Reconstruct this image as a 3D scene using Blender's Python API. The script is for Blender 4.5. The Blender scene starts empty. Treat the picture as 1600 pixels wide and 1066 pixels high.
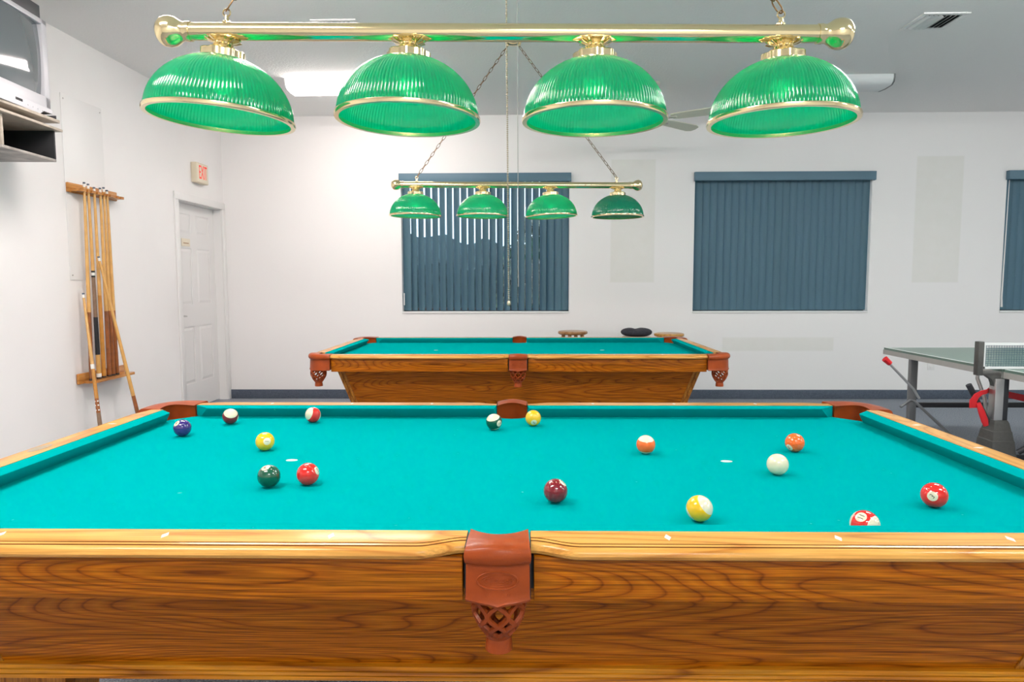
import bpy, bmesh, math, random
from mathutils import Vector, Matrix
random.seed(7)
PI = math.pi
S = bpy.context.scene
COL = S.collection

# ------------------------------------------------------------------ camera
cam_d = bpy.data.cameras.new('camera')
cam = bpy.data.objects.new('camera', cam_d)
COL.objects.link(cam)
S.camera = cam
cam_d.sensor_width = 36.0
cam_d.lens = 36.0 * 1084.43 / 1600.0
cam_d.clip_start = 0.05
PITCH, YAW, ROLL = 0.0852, 0.0184, -0.0022
fw = Vector((-math.sin(YAW) * math.cos(PITCH), math.cos(YAW) * math.cos(PITCH), -math.sin(PITCH)))
rt = Vector((math.cos(YAW), math.sin(YAW), 0))
up = rt.cross(fw)
r2 = rt * math.cos(ROLL) + up * math.sin(ROLL)
u2 = up * math.cos(ROLL) - rt * math.sin(ROLL)
cam.matrix_world = Matrix(((r2.x, u2.x, -fw.x, 0.0494), (r2.y, u2.y, -fw.y, -1.989), (r2.z, u2.z, -fw.z, 1.2812), (0, 0, 0, 1)))

# ------------------------------------------------------------------ world, exposure
W = bpy.data.worlds.new('sky')
S.world = W
W.use_nodes = True
bgn = W.node_tree.nodes['Background']
bgn.inputs['Color'].default_value = (0.80, 0.90, 1.0, 1)
bgn.inputs['Strength'].default_value = 2.6
S.view_settings.view_transform = 'Standard'
S.view_settings.look = 'None'
S.view_settings.exposure = 0.0
S.view_settings.gamma = 1.0
S.view_settings.use_curve_mapping = False
WARM, COOL = (1.0, 0.895, 0.855, 1), (0.95, 1.0, 0.985, 1)   # tubes of two kinds
LENS_FAR, LENS_WARM, LENS_COOL = 21.0, 51.0, 37.0            # radiance of the lit fluorescent lenses
BULB_POWER = 85.0        # radiance of a lamp bulb

# ------------------------------------------------------------------ materials
def new_mat(name):
    m = bpy.data.materials.new(name)
    m.use_nodes = True
    nt = m.node_tree
    p = nt.nodes['Principled BSDF']
    return m, nt, p

def rgb(r, g, b):
    f = lambda c: (c / 255.0) / 12.92 if c / 255.0 <= 0.04045 else (((c / 255.0) + 0.055) / 1.055) ** 2.4
    return (f(r), f(g), f(b), 1)

def simple(name, col, rough=0.5, metal=0.0, noise=0.0, nscale=30.0, bump=0.0, bscale=200.0, spec=0.5, coat=0.0):
    m, nt, p = new_mat(name)
    p.inputs['Base Color'].default_value = col
    p.inputs['Roughness'].default_value = rough
    p.inputs['Metallic'].default_value = metal
    p.inputs['Specular IOR Level'].default_value = spec
    p.inputs['Coat Weight'].default_value = coat
    p.inputs['Coat Roughness'].default_value = 0.05
    tc = nt.nodes.new('ShaderNodeTexCoord')
    if noise > 0:
        n = nt.nodes.new('ShaderNodeTexNoise'); n.inputs['Scale'].default_value = nscale; n.inputs['Detail'].default_value = 4
        nt.links.new(tc.outputs['Object'], n.inputs['Vector'])
        mp = nt.nodes.new('ShaderNodeMapRange'); mp.inputs[1].default_value = 0.3; mp.inputs[2].default_value = 0.7
        mp.inputs[3].default_value = 1 - noise; mp.inputs[4].default_value = 1 + noise
        nt.links.new(n.outputs['Fac'], mp.inputs[0])
        mx = nt.nodes.new('ShaderNodeMix'); mx.data_type = 'RGBA'; mx.blend_type = 'MULTIPLY'; mx.inputs[0].default_value = 1
        mx.inputs[6].default_value = col
        cb = nt.nodes.new('ShaderNodeCombineColor')
        for i in range(3): nt.links.new(mp.outputs[0], cb.inputs[i])
        nt.links.new(cb.outputs[0], mx.inputs[7]); nt.links.new(mx.outputs[2], p.inputs['Base Color'])
    if bump > 0:
        n2 = nt.nodes.new('ShaderNodeTexNoise'); n2.inputs['Scale'].default_value = bscale; n2.inputs['Detail'].default_value = 3
        nt.links.new(tc.outputs['Object'], n2.inputs['Vector'])
        b = nt.nodes.new('ShaderNodeBump'); b.inputs['Strength'].default_value = bump; b.inputs['Distance'].default_value = 0.004
        nt.links.new(n2.outputs['Fac'], b.inputs['Height']); nt.links.new(b.outputs['Normal'], p.inputs['Normal'])
    return m

def wood(name, light, mid, dark, axis='x', freq=13.0, stretch=0.9, cross=9.0, rough=0.3, coat=0.3, fine=0.35, off=(0, 0, 0), contrast=1.0):
    """oak: bands along the level lines of a noise that is drawn out along the grain"""
    m, nt, p = new_mat(name)
    N, L = nt.nodes.new, nt.links.new
    tc = N('ShaderNodeTexCoord')
    mp = N('ShaderNodeMapping')
    s = {'x': (stretch, cross, cross), 'y': (cross, stretch, cross), 'z': (cross, cross, stretch)}[axis]
    mp.inputs['Scale'].default_value = s; mp.inputs['Location'].default_value = off
    L(tc.outputs['Object'], mp.inputs['Vector'])
    n = N('ShaderNodeTexNoise'); n.inputs['Scale'].default_value = 1.0; n.inputs['Detail'].default_value = 1.5; n.inputs['Roughness'].default_value = 0.3
    L(mp.outputs[0], n.inputs['Vector'])
    mul = N('ShaderNodeMath'); mul.operation = 'MULTIPLY'; mul.inputs[1].default_value = freq
    L(n.outputs['Fac'], mul.inputs[0])
    fr = N('ShaderNodeMath'); fr.operation = 'FRACT'; L(mul.outputs[0], fr.inputs[0])
    cr = N('ShaderNodeValToRGB')
    e = cr.color_ramp.elements
    e[0].position = 0.0; e[0].color = mid
    e[1].position = 1.0; e[1].color = mid
    a = e.new(0.45); a.color = light
    b = e.new(0.80); b.color = mid
    c = e.new(0.92); c.color = dark
    L(fr.outputs[0], cr.inputs[0])
    # pores: fine streaks
    mp2 = N('ShaderNodeMapping')
    s2 = {'x': (7, 320, 320), 'y': (320, 7, 320), 'z': (320, 320, 7)}[axis]
    mp2.inputs['Scale'].default_value = s2
    L(tc.outputs['Object'], mp2.inputs['Vector'])
    n2 = N('ShaderNodeTexNoise'); n2.inputs['Scale'].default_value = 1.0; n2.inputs['Detail'].default_value = 3
    L(mp2.outputs[0], n2.inputs['Vector'])
    r2_ = N('ShaderNodeMapRange'); r2_.inputs[1].default_value = 0.35; r2_.inputs[2].default_value = 0.65
    r2_.inputs[3].default_value = 1 - fine; r2_.inputs[4].default_value = 1.0 + fine * 0.35
    L(n2.outputs['Fac'], r2_.inputs[0])
    cb = N('ShaderNodeCombineColor')
    for i in range(3): L(r2_.outputs[0], cb.inputs[i])
    mx = N('ShaderNodeMix'); mx.data_type = 'RGBA'; mx.blend_type = 'MULTIPLY'; mx.inputs[0].default_value = 1
    L(cr.outputs[0], mx.inputs[6]); L(cb.outputs[0], mx.inputs[7])
    L(mx.outputs[2], p.inputs['Base Color'])
    p.inputs['Roughness'].default_value = rough
    p.inputs['Coat Weight'].default_value = coat
    p.inputs['Coat Roughness'].default_value = 0.12
    p.inputs['Specular IOR Level'].default_value = 0.16
    return m

def emit(name, col, strength):
    m, nt, p = new_mat(name)
    p.inputs['Base Color'].default_value = (0.9, 0.9, 0.9, 1)
    p.inputs['Emission Color'].default_value = col
    p.inputs['Emission Strength'].default_value = strength
    return m

M = {}
M['wall'] = simple('wall_paint', (0.86, 0.84, 0.83, 1), 0.75, noise=0.015, nscale=2.0, bump=0.12, bscale=120)
M['ceiling'] = simple('ceiling_paint', (0.89, 0.875, 0.86, 1), 0.9, bump=0.8, bscale=70)
M['white_trim'] = simple('white_trim', (0.80, 0.79, 0.775, 1), 0.35)
M['door'] = simple('door_paint', (0.78, 0.765, 0.755, 1), 0.4)
M['oak_x'] = wood('oak_panel_lengthwise', (0.50, 0.148, 0.003, 1), (0.41, 0.106, 0.0016, 1), (0.235, 0.052, 0.0008, 1), 'x', freq=34, stretch=0.8, cross=6.5, fine=0.5, coat=0.08, rough=0.38, off=(3.3, 0.4, 0.7))
M['oak_y'] = wood('oak_panel_crosswise', (0.50, 0.148, 0.003, 1), (0.41, 0.106, 0.0016, 1), (0.235, 0.052, 0.0008, 1), 'y', freq=34, stretch=0.8, cross=6.5, fine=0.5, coat=0.08, rough=0.38)
M['oakrail_x'] = wood('oak_rail_lengthwise', (0.70, 0.36, 0.085, 1), (0.62, 0.29, 0.058, 1), (0.46, 0.18, 0.03, 1), 'x', freq=12, rough=0.3, coat=0.25, fine=0.2)
M['oakrail_y'] = wood('oak_rail_crosswise', (0.70, 0.36, 0.085, 1), (0.62, 0.29, 0.058, 1), (0.46, 0.18, 0.03, 1), 'y', freq=12, rough=0.3, coat=0.25, fine=0.2)
M['oaktrim_x'] = wood('oak_trim_lengthwise', (0.66, 0.26, 0.012, 1), (0.54, 0.18, 0.006, 1), (0.30, 0.08, 0.002, 1), 'x', freq=9)
M['oaktrim_y'] = wood('oak_trim_crosswise', (0.66, 0.26, 0.012, 1), (0.54, 0.18, 0.006, 1), (0.30, 0.08, 0.002, 1), 'y', freq=9)
M['oaktrim_z'] = wood('oak_post', (0.50, 0.20, 0.026, 1), (0.40, 0.14, 0.014, 1), (0.22, 0.07, 0.007, 1), 'z', freq=9)
M['rack_wood'] = wood('rack_oak', (0.60, 0.27, 0.07, 1), (0.50, 0.20, 0.045, 1), (0.34, 0.12, 0.025, 1), 'y', freq=7, fine=0.2)
M['groove'] = simple('dark_groove', (0.085, 0.026, 0.006, 1), 0.8, spec=0.05)
M['stool_wood'] = wood('stool_wood', (0.50, 0.27, 0.12, 1), (0.42, 0.21, 0.085, 1), (0.28, 0.13, 0.05, 1), 'x', freq=7, fine=0.2)
M['stool_honey'] = wood('honey_stool_wood', (0.68, 0.36, 0.10, 1), (0.58, 0.28, 0.07, 1), (0.42, 0.18, 0.04, 1), 'x', freq=7, fine=0.2)
M['cue_maple'] = simple('cue_maple', (0.66, 0.36, 0.10, 1), 0.25, noise=0.1, nscale=15, coat=0.5)
M['cue_dark'] = simple('cue_butt', (0.28, 0.085, 0.016, 1), 0.25, noise=0.2, nscale=25, coat=0.5)
M['cue_honey'] = simple('cue_honey_butt', (0.52, 0.22, 0.03, 1), 0.25, noise=0.15, nscale=20, coat=0.5)
M['cue_brown'] = simple('cue_brown_butt', (0.22, 0.13, 0.075, 1), 0.35, noise=0.15, nscale=30, coat=0.3)
M['black_wrap'] = simple('black_wrap', (0.012, 0.012, 0.014, 1), 0.7)
M['ferrule'] = simple('ferrule_white', (0.82, 0.80, 0.74, 1), 0.35)
M['tip_blue'] = simple('cue_tip', (0.10, 0.12, 0.16, 1), 0.9)
M['leather'] = simple('pocket_leather', (0.30, 0.052, 0.009, 1), 0.36, noise=0.18, nscale=14, bump=0.10, bscale=420, spec=0.18, coat=0.06)
M['leather_in'] = simple('pocket_leather_raw', (0.36, 0.085, 0.02, 1), 0.6, noise=0.25, nscale=30)
M['carpet_base'] = simple('baseboard_carpet', (0.10, 0.12, 0.155, 1), 0.95, noise=0.5, nscale=260, spec=0.1)
M['brass'] = simple('polished_brass', (0.86, 0.72, 0.42, 1), 0.13, metal=1.0)
M['brass_dark'] = simple('antique_brass', (0.20, 0.12, 0.055, 1), 0.4, metal=0.9)
M['inlay'] = simple('pearl_inlay', (0.86, 0.85, 0.80, 1), 0.25)
M['plate'] = simple('nameplate_metal', (0.42, 0.36, 0.27, 1), 0.4, metal=0.6)
M['spot'] = simple('spot_paper', (0.42, 0.58, 0.56, 1), 0.7)
M['black'] = simple('black_plastic', (0.02, 0.02, 0.02, 1), 0.45)
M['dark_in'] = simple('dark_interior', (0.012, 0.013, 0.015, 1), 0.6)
M['grey_plastic'] = simple('grey_plastic', (0.075, 0.072, 0.066, 1), 0.5, noise=0.1, nscale=60)
M['grey_metal'] = simple('grey_metal', (0.20, 0.20, 0.205, 1), 0.4, metal=0.4)
M['light_metal'] = simple('bare_metal', (0.52, 0.51, 0.50, 1), 0.3, metal=0.8)
M['dark_metal'] = simple('dark_metal', (0.045, 0.045, 0.05, 1), 0.4, metal=0.5)
M['edge_metal'] = simple('table_edge', (0.40, 0.385, 0.36, 1), 0.45)
M['pp_green'] = simple('playing_surface_green', (0.13, 0.20, 0.165, 1), 0.32, noise=0.04, nscale=40)
M['pp_line'] = simple('court_line', (0.8, 0.8, 0.78, 1), 0.5)
M['red'] = simple('red_strap', (0.62, 0.010, 0.016, 1), 0.55)
M['tv_silver'] = simple('tv_silver', (0.50, 0.50, 0.53, 1), 0.35)
M['tv_dark'] = simple('tv_shell', (0.06, 0.06, 0.065, 1), 0.45)
M['tv_screen'] = simple('tv_glass', (0.085, 0.105, 0.115, 1), 0.07, coat=1.0)
M['laminate'] = simple('shelf_laminate', (0.30, 0.275, 0.25, 1), 0.45, noise=0.45, nscale=9)
M['board_edge'] = simple('shelf_edge', (0.44, 0.38, 0.31, 1), 0.5, noise=0.15, nscale=20)
M['acrylic'] = simple('acrylic_sheet', (0.84, 0.83, 0.82, 1), 0.45)
M['cream'] = simple('cream_plastic', (0.72, 0.63, 0.47, 1), 0.45)
M['cream_face'] = simple('cream_face', (0.80, 0.72, 0.57, 1), 0.45)
M['exit_red'] = emit('exit_red', (0.9, 0.06, 0.03, 1), 0.35)
M['exit_red'].node_tree.nodes['Principled BSDF'].inputs['Base Color'].default_value = (0.75, 0.03, 0.02, 1)
M['text_brown'] = simple('sign_print', (0.40, 0.25, 0.14, 1), 0.6)
M['fan_cream'] = simple('fan_cream', (0.56, 0.54, 0.46, 1), 0.4)
M['fan_blade'] = simple('fan_blade', (0.68, 0.67, 0.55, 1), 0.5)
M['valance'] = simple('blind_valance', (0.09, 0.175, 0.235, 1), 0.5)
M['frame_grey'] = simple('window_frame', (0.10, 0.10, 0.11, 1), 0.5)
M['lens_off'] = simple('fixture_lens', (0.72, 0.74, 0.74, 1), 0.3)
M['lens_far'] = emit('fixture_lens_lit_dim', WARM, LENS_FAR)
M['lens_warm'] = emit('fixture_lens_lit_warm', WARM, LENS_WARM)
M['lens_cool'] = emit('fixture_lens_lit_cool', COOL, LENS_COOL)
M['fixture_white'] = simple('fixture_white', (0.78, 0.78, 0.77, 1), 0.4)
M['bulb_on'] = emit('bulb_lit', (1.0, 0.90, 0.74, 1), BULB_POWER)
M['bulb_off'] = simple('bulb_frosted', (0.85, 0.85, 0.82, 1), 0.3)
M['cushion_cloth'] = simple('stool_cushion', (0.035, 0.034, 0.045, 1), 0.85, noise=0.2, nscale=50)
M['bead'] = simple('bead_chain', (0.55, 0.48, 0.36, 1), 0.3, metal=0.9)
M['cord'] = simple('pull_cord', (0.35, 0.34, 0.31, 1), 0.7)
M['net_mesh'] = simple('net_mesh', (0.11, 0.16, 0.20, 1), 0.8)
M['net_tape'] = simple('net_tape', (0.78, 0.78, 0.77, 1), 0.7)
M['leaf'] = simple('leaf_green', (0.045, 0.085, 0.05, 1), 0.6, noise=0.5, nscale=8)
M['leaf2'] = simple('leaf_blue_green', (0.04, 0.075, 0.085, 1), 0.6, noise=0.5, nscale=6)
M['grass'] = simple('lawn', (0.05, 0.09, 0.035, 1), 0.9, noise=0.4, nscale=3)
M['bark'] = simple('bark', (0.10, 0.07, 0.05, 1), 0.9, noise=0.3, nscale=30)

def cloth_mat():
    m, nt, p = new_mat('teal_cloth')
    N, L = nt.nodes.new, nt.links.new
    tc = N('ShaderNodeTexCoord')
    n = N('ShaderNodeTexNoise'); n.inputs['Scale'].default_value = 900; n.inputs['Detail'].default_value = 2
    L(tc.outputs['Object'], n.inputs['Vector'])
    v = N('ShaderNodeTexNoise'); v.inputs['Scale'].default_value = 55; v.inputs['Detail'].default_value = 1
    L(tc.outputs['Object'], v.inputs['Vector'])
    th = N('ShaderNodeMapRange'); th.inputs[1].default_value = 0.78; th.inputs[2].default_value = 0.84
    L(v.outputs['Fac'], th.inputs[0])
    base = N('ShaderNodeMix'); base.data_type = 'RGBA'
    base.inputs[6].default_value = (0.000, 0.272, 0.274, 1); base.inputs[7].default_value = (0.000, 0.315, 0.318, 1)
    L(n.outputs['Fac'], base.inputs[0])
    lint = N('ShaderNodeMix'); lint.data_type = 'RGBA'; lint.inputs[7].default_value = (0.05, 0.42, 0.41, 1)
    L(th.outputs[0], lint.inputs[0]); L(base.outputs[2], lint.inputs[6])
    L(lint.outputs[2], p.inputs['Base Color'])
    p.inputs['Roughness'].default_value = 0.95
    p.inputs['Specular IOR Level'].default_value = 0.0
    b = N('ShaderNodeBump'); b.inputs['Strength'].default_value = 0.15; b.inputs['Distance'].default_value = 0.001
    L(n.outputs['Fac'], b.inputs['Height']); L(b.outputs['Normal'], p.inputs['Normal'])
    return m
M['cloth'] = cloth_mat()

def carpet_mat():
    m, nt, p = new_mat('speckled_carpet')
    N, L = nt.nodes.new, nt.links.new
    tc = N('ShaderNodeTexCoord')
    n = N('ShaderNodeTexNoise'); n.inputs['Scale'].default_value = 130; n.inputs['Detail'].default_value = 3; n.inputs['Roughness'].default_value = 0.7
    L(tc.outputs['Object'], n.inputs['Vector'])
    cr = N('ShaderNodeValToRGB'); e = cr.color_ramp.elements
    e[0].position = 0.32; e[0].color = (0.11, 0.13, 0.17, 1)
    e[1].position = 0.70; e[1].color = (0.52, 0.55, 0.58, 1)
    k = e.new(0.5); k.color = (0.27, 0.29, 0.33, 1)
    L(n.outputs['Fac'], cr.inputs[0]); L(cr.outputs[0], p.inputs['Base Color'])
    p.inputs['Roughness'].default_value = 0.97; p.inputs['Specular IOR Level'].default_value = 0.05
    b = N('ShaderNodeBump'); b.inputs['Strength'].default_value = 0.7; b.inputs['Distance'].default_value = 0.006
    L(n.outputs['Fac'], b.inputs['Height']); L(b.outputs['Normal'], p.inputs['Normal'])
    return m
M['carpet'] = carpet_mat()

def back_wall_mat():
    """wall paint with three touched-up rectangles of slightly different paint"""
    m, nt, p = new_mat('wall_paint_touched_up')
    N, L = nt.nodes.new, nt.links.new
    tc = N('ShaderNodeTexCoord'); sx = N('ShaderNodeSeparateXYZ'); L(tc.outputs['Object'], sx.inputs[0])
    nz = N('ShaderNodeTexNoise'); nz.inputs['Scale'].default_value = 9; nz.inputs['Detail'].default_value = 3
    L(tc.outputs['Object'], nz.inputs['Vector'])
    def math_(op, a, b):
        n = N('ShaderNodeMath'); n.operation = op
        for i, q in enumerate((a, b)):
            if isinstance(q, (int, float)): n.inputs[i].default_value = q
            else: L(q, n.inputs[i])
        return n.outputs[0]
    tot = None
    for (x0, x1, z0, z1) in ((0.97, 1.45, 1.268, 2.58), (4.20, 4.70, 1.26, 2.60), (2.194, 3.40, 0.522, 0.676)):
        dx = math_('SUBTRACT', (x1 - x0) / 2, math_('ABSOLUTE', math_('SUBTRACT', sx.outputs[0], (x0 + x1) / 2), 0))
        dz = math_('SUBTRACT', (z1 - z0) / 2, math_('ABSOLUTE', math_('SUBTRACT', sx.outputs[2], (z0 + z1) / 2), 0))
        d = math_('MINIMUM', dx, dz)
        k = N('ShaderNodeMapRange'); k.inputs[1].default_value = -0.004; k.inputs[2].default_value = 0.012
        L(d, k.inputs[0])
        tot = k.outputs[0] if tot is None else math_('MAXIMUM', tot, k.outputs[0])
    f = math_('MULTIPLY', tot, math_('ADD', 0.55, math_('MULTIPLY', nz.outputs['Fac'], 0.6)))
    mx = N('ShaderNodeMix'); mx.data_type = 'RGBA'
    mx.inputs[6].default_value = (0.86, 0.84, 0.83, 1); mx.inputs[7].default_value = (0.79, 0.775, 0.735, 1)
    L(f, mx.inputs[0]); L(mx.outputs[2], p.inputs['Base Color'])
    p.inputs['Roughness'].default_value = 0.75
    b = N('ShaderNodeBump'); b.inputs['Strength'].default_value = 0.12; b.inputs['Distance'].default_value = 0.004
    n2 = N('ShaderNodeTexNoise'); n2.inputs['Scale'].default_value = 120; L(tc.outputs['Object'], n2.inputs['Vector'])
    L(n2.outputs['Fac'], b.inputs['Height']); L(b.outputs['Normal'], p.inputs['Normal'])
    return m
M['wall_back'] = back_wall_mat()

def glass_shade_mat():
    m, nt, p = new_mat('green_ribbed_glass')
    N, L = nt.nodes.new, nt.links.new
    out = nt.nodes['Material Output']; nt.nodes.remove(p)
    di = N('ShaderNodeBsdfDiffuse'); di.inputs['Color'].default_value = (0.0, 0.21, 0.14, 1)
    tr = N('ShaderNodeBsdfTranslucent'); tr.inputs['Color'].default_value = (0.0, 0.76, 0.39, 1)
    tp = N('ShaderNodeBsdfTransparent'); tp.inputs['Color'].default_value = (0.01, 0.60, 0.32, 1)
    gl = N('ShaderNodeBsdfGlossy'); gl.inputs['Roughness'].default_value = 0.06; gl.inputs['Color'].default_value = (1, 1, 1, 1)
    a = N('ShaderNodeMixShader'); a.inputs[0].default_value = 0.5
    L(di.outputs[0], a.inputs[1]); L(tr.outputs[0], a.inputs[2])
    b = N('ShaderNodeMixShader'); b.inputs[0].default_value = 0.10
    L(a.outputs[0], b.inputs[1]); L(tp.outputs[0], b.inputs[2])
    fr = N('ShaderNodeFresnel'); fr.inputs['IOR'].default_value = 1.47
    c = N('ShaderNodeMixShader'); L(fr.outputs[0], c.inputs[0])
    L(b.outputs[0], c.inputs[1]); L(gl.outputs[0], c.inputs[2])
    L(c.outputs[0], out.inputs['Surface'])
    return m
M['shade'] = glass_shade_mat()

def pane_mat():
    m, nt, p = new_mat('window_glass')
    N, L = nt.nodes.new, nt.links.new
    out = nt.nodes['Material Output']; nt.nodes.remove(p)
    tp = N('ShaderNodeBsdfTransparent'); tp.inputs['Color'].default_value = (0.9, 0.95, 0.97, 1)
    gl = N('ShaderNodeBsdfGlossy'); gl.inputs['Roughness'].default_value = 0.02
    c = N('ShaderNodeMixShader'); c.inputs[0].default_value = 0.06
    L(tp.outputs[0], c.inputs[1]); L(gl.outputs[0], c.inputs[2]); L(c.outputs[0], out.inputs['Surface'])
    return m
M['pane'] = pane_mat()

def slat_mat():
    m, nt, p = new_mat('blind_slat')
    N, L = nt.nodes.new, nt.links.new
    tc = N('ShaderNodeTexCoord'); n = N('ShaderNodeTexNoise'); n.inputs['Scale'].default_value = 60
    L(tc.outputs['Object'], n.inputs['Vector'])
    mx = N('ShaderNodeMix'); mx.data_type = 'RGBA'
    mx.inputs[6].default_value = (0.098, 0.20, 0.25, 1); mx.inputs[7].default_value = (0.115, 0.225, 0.28, 1)
    L(n.outputs['Fac'], mx.inputs[0]); L(mx.outputs[2], p.inputs['Base Color'])
    p.inputs['Roughness'].default_value = 0.5
    tl = N('ShaderNodeBsdfTranslucent'); tl.inputs['Color'].default_value = (0.10, 0.23, 0.40, 1)
    ad = N('ShaderNodeMixShader'); ad.inputs[0].default_value = 0.32
    L(p.outputs[0], ad.inputs[1]); L(tl.outputs[0], ad.inputs[2]); L(ad.outputs[0], nt.nodes['Material Output'].inputs['Surface'])
    return m
M['slat'] = slat_mat()

def ball_mat(name, col, kind):
    m, nt, p = new_mat(name)
    N, L = nt.nodes.new, nt.links.new
    ivory = (0.76, 0.68, 0.50, 1)
    tc = N('ShaderNodeTexCoord'); sx = N('ShaderNodeSeparateXYZ'); L(tc.outputs['Object'], sx.inputs[0])
    R = 0.028575
    def step(sock, lo, hi):
        k = N('ShaderNodeMapRange'); k.inputs[1].default_value = lo; k.inputs[2].default_value = hi; L(sock, k.inputs[0]); return k.outputs[0]
    cur = None
    if kind == 'cue':
        p.inputs['Base Color'].default_value = (0.74, 0.67, 0.48, 1)
    else:
        if kind == 'stripe':
            ab = N('ShaderNodeMath'); ab.operation = 'ABSOLUTE'; L(sx.outputs[2], ab.inputs[0])
            mx = N('ShaderNodeMix'); mx.data_type = 'RGBA'; mx.inputs[6].default_value = col; mx.inputs[7].default_value = ivory
            L(step(ab.outputs[0], R * 0.555, R * 0.575), mx.inputs[0]); cur = mx.outputs[2]
        d = N('ShaderNodeMix'); d.data_type = 'RGBA'; d.inputs[6].default_value = col; d.inputs[7].default_value = ivory
        if cur is not None: L(cur, d.inputs[6])
        L(step(sx.outputs[0], R * 0.918, R * 0.925), d.inputs[0])
        L(d.outputs[2], p.inputs['Base Color'])
    p.inputs['Roughness'].default_value = 0.08
    p.inputs['Coat Weight'].default_value = 0.6
    p.inputs['Coat Roughness'].default_value = 0.03
    return m

# ------------------------------------------------------------------ mesh helpers
class MB:
    def __init__(s): s.v = []; s.f = []
    def add(s, vs, fs):
        o = len(s.v); s.v += [tuple(q) for q in vs]; s.f += [tuple(i + o for i in f) for f in fs]; return s
    def box(s, x0, y0, z0, x1, y1, z1):
        return s.add([(x0, y0, z0), (x1, y0, z0), (x1, y1, z0), (x0, y1, z0), (x0, y0, z1), (x1, y0, z1), (x1, y1, z1), (x0, y1, z1)],
                     [(0, 3, 2, 1), (4, 5, 6, 7), (0, 1, 5, 4), (1, 2, 6, 5), (2, 3, 7, 6), (3, 0, 4, 7)])
    def bbox(s, x0, y0, z0, x1, y1, z1, b=0.004, seg=2):
        bm = bmesh.new(); bmesh.ops.create_cube(bm, size=1)
        for v in bm.verts: v.co = Vector(((x0 + x1) / 2 + v.co.x * (x1 - x0), (y0 + y1) / 2 + v.co.y * (y1 - y0), (z0 + z1) / 2 + v.co.z * (z1 - z0)))
        bmesh.ops.bevel(bm, geom=list(bm.edges), offset=b, segments=seg, profile=0.5, affect='EDGES')
        bm.verts.index_update()
        s.add([v.co for v in bm.verts], [[v.index for v in f.verts] for f in bm.faces]); bm.free(); return s
    def loft(s, rings, closed=True, caps=True, loop=False):
        n = len(rings[0]); o = len(s.v)
        for r in rings: s.v += [tuple(q) for q in r]
        m = len(rings)
        for i in range(m if loop else m - 1):
            a, b = o + i * n, o + ((i + 1) % m) * n
            for j in range(n if closed else n - 1):
                k = (j + 1) % n
                s.f.append((a + j, a + k, b + k, b + j))
        if caps and closed and not loop:
            s.f.append(tuple(o + j for j in reversed(range(n)))); s.f.append(tuple(o + (m - 1) * n + j for j in range(n)))
        return s
    def tube(s, path, r, n=8, loop=False, flat=1.0):
        P = [Vector(q) for q in path]; rings = []
        m = len(P); prev = None
        for i, q in enumerate(P):
            if loop: t = P[(i + 1) % m] - P[i - 1]
            else: t = P[min(i + 1, m - 1)] - P[max(i - 1, 0)]
            t.normalize()
            if prev is None:
                a = Vector((0, 0, 1)) if abs(t.z) < 0.9 else Vector((1, 0, 0))
                u = (a - t * a.dot(t)).normalized()
            else: u = (prev - t * prev.dot(t)).normalized()
            prev = u; w = t.cross(u); rr = r[i] if isinstance(r, (list, tuple)) else r
            rings.append([q + (u * math.cos(2 * PI * k / n) + w * flat * math.sin(2 * PI * k / n)) * rr for k in range(n)])
        return s.loft(rings, True, True, loop)
    def lathe(s, prof, c=(0, 0, 0), n=24, M3=None, lobes=None):
        rings = []
        for q in prof:
            r, z = q[0], q[1]; amp = q[2] if len(q) > 2 else 0.0
            ring = []
            for k in range(n):
                a = 2 * PI * k / n
                rr = r + (amp * math.cos(lobes * a) if lobes else 0)
                v = Vector((rr * math.cos(a), rr * math.sin(a), z))
                if M3 is not None: v = M3 @ v
                ring.append(v + Vector(c))
            rings.append(ring)
        return s.loft(rings)
    def prism(s, poly, z0, z1, tf=None):
        tf = tf or (lambda x, y, z: (x, y, z))
        return s.loft([[tf(x, y, z0) for x, y in poly], [tf(x, y, z1) for x, y in poly]])
    def build(s, name, mat, parent=None, smooth=35, loc=(0, 0, 0)):
        me = bpy.data.meshes.new(name); me.from_pydata(s.v, [], s.f)
        bm = bmesh.new(); bm.from_mesh(me); bmesh.ops.recalc_face_normals(bm, faces=list(bm.faces)); bm.to_mesh(me); bm.free()
        me.materials.append(M[mat] if isinstance(mat, str) else mat)
        if smooth:
            me.polygons.foreach_set('use_smooth', [True] * len(me.polygons)); me.set_sharp_from_angle(angle=math.radians(smooth))
        o = bpy.data.objects.new(name, me); COL.objects.link(o); o.location = loc
        if parent: o.parent = parent
        return o

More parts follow.
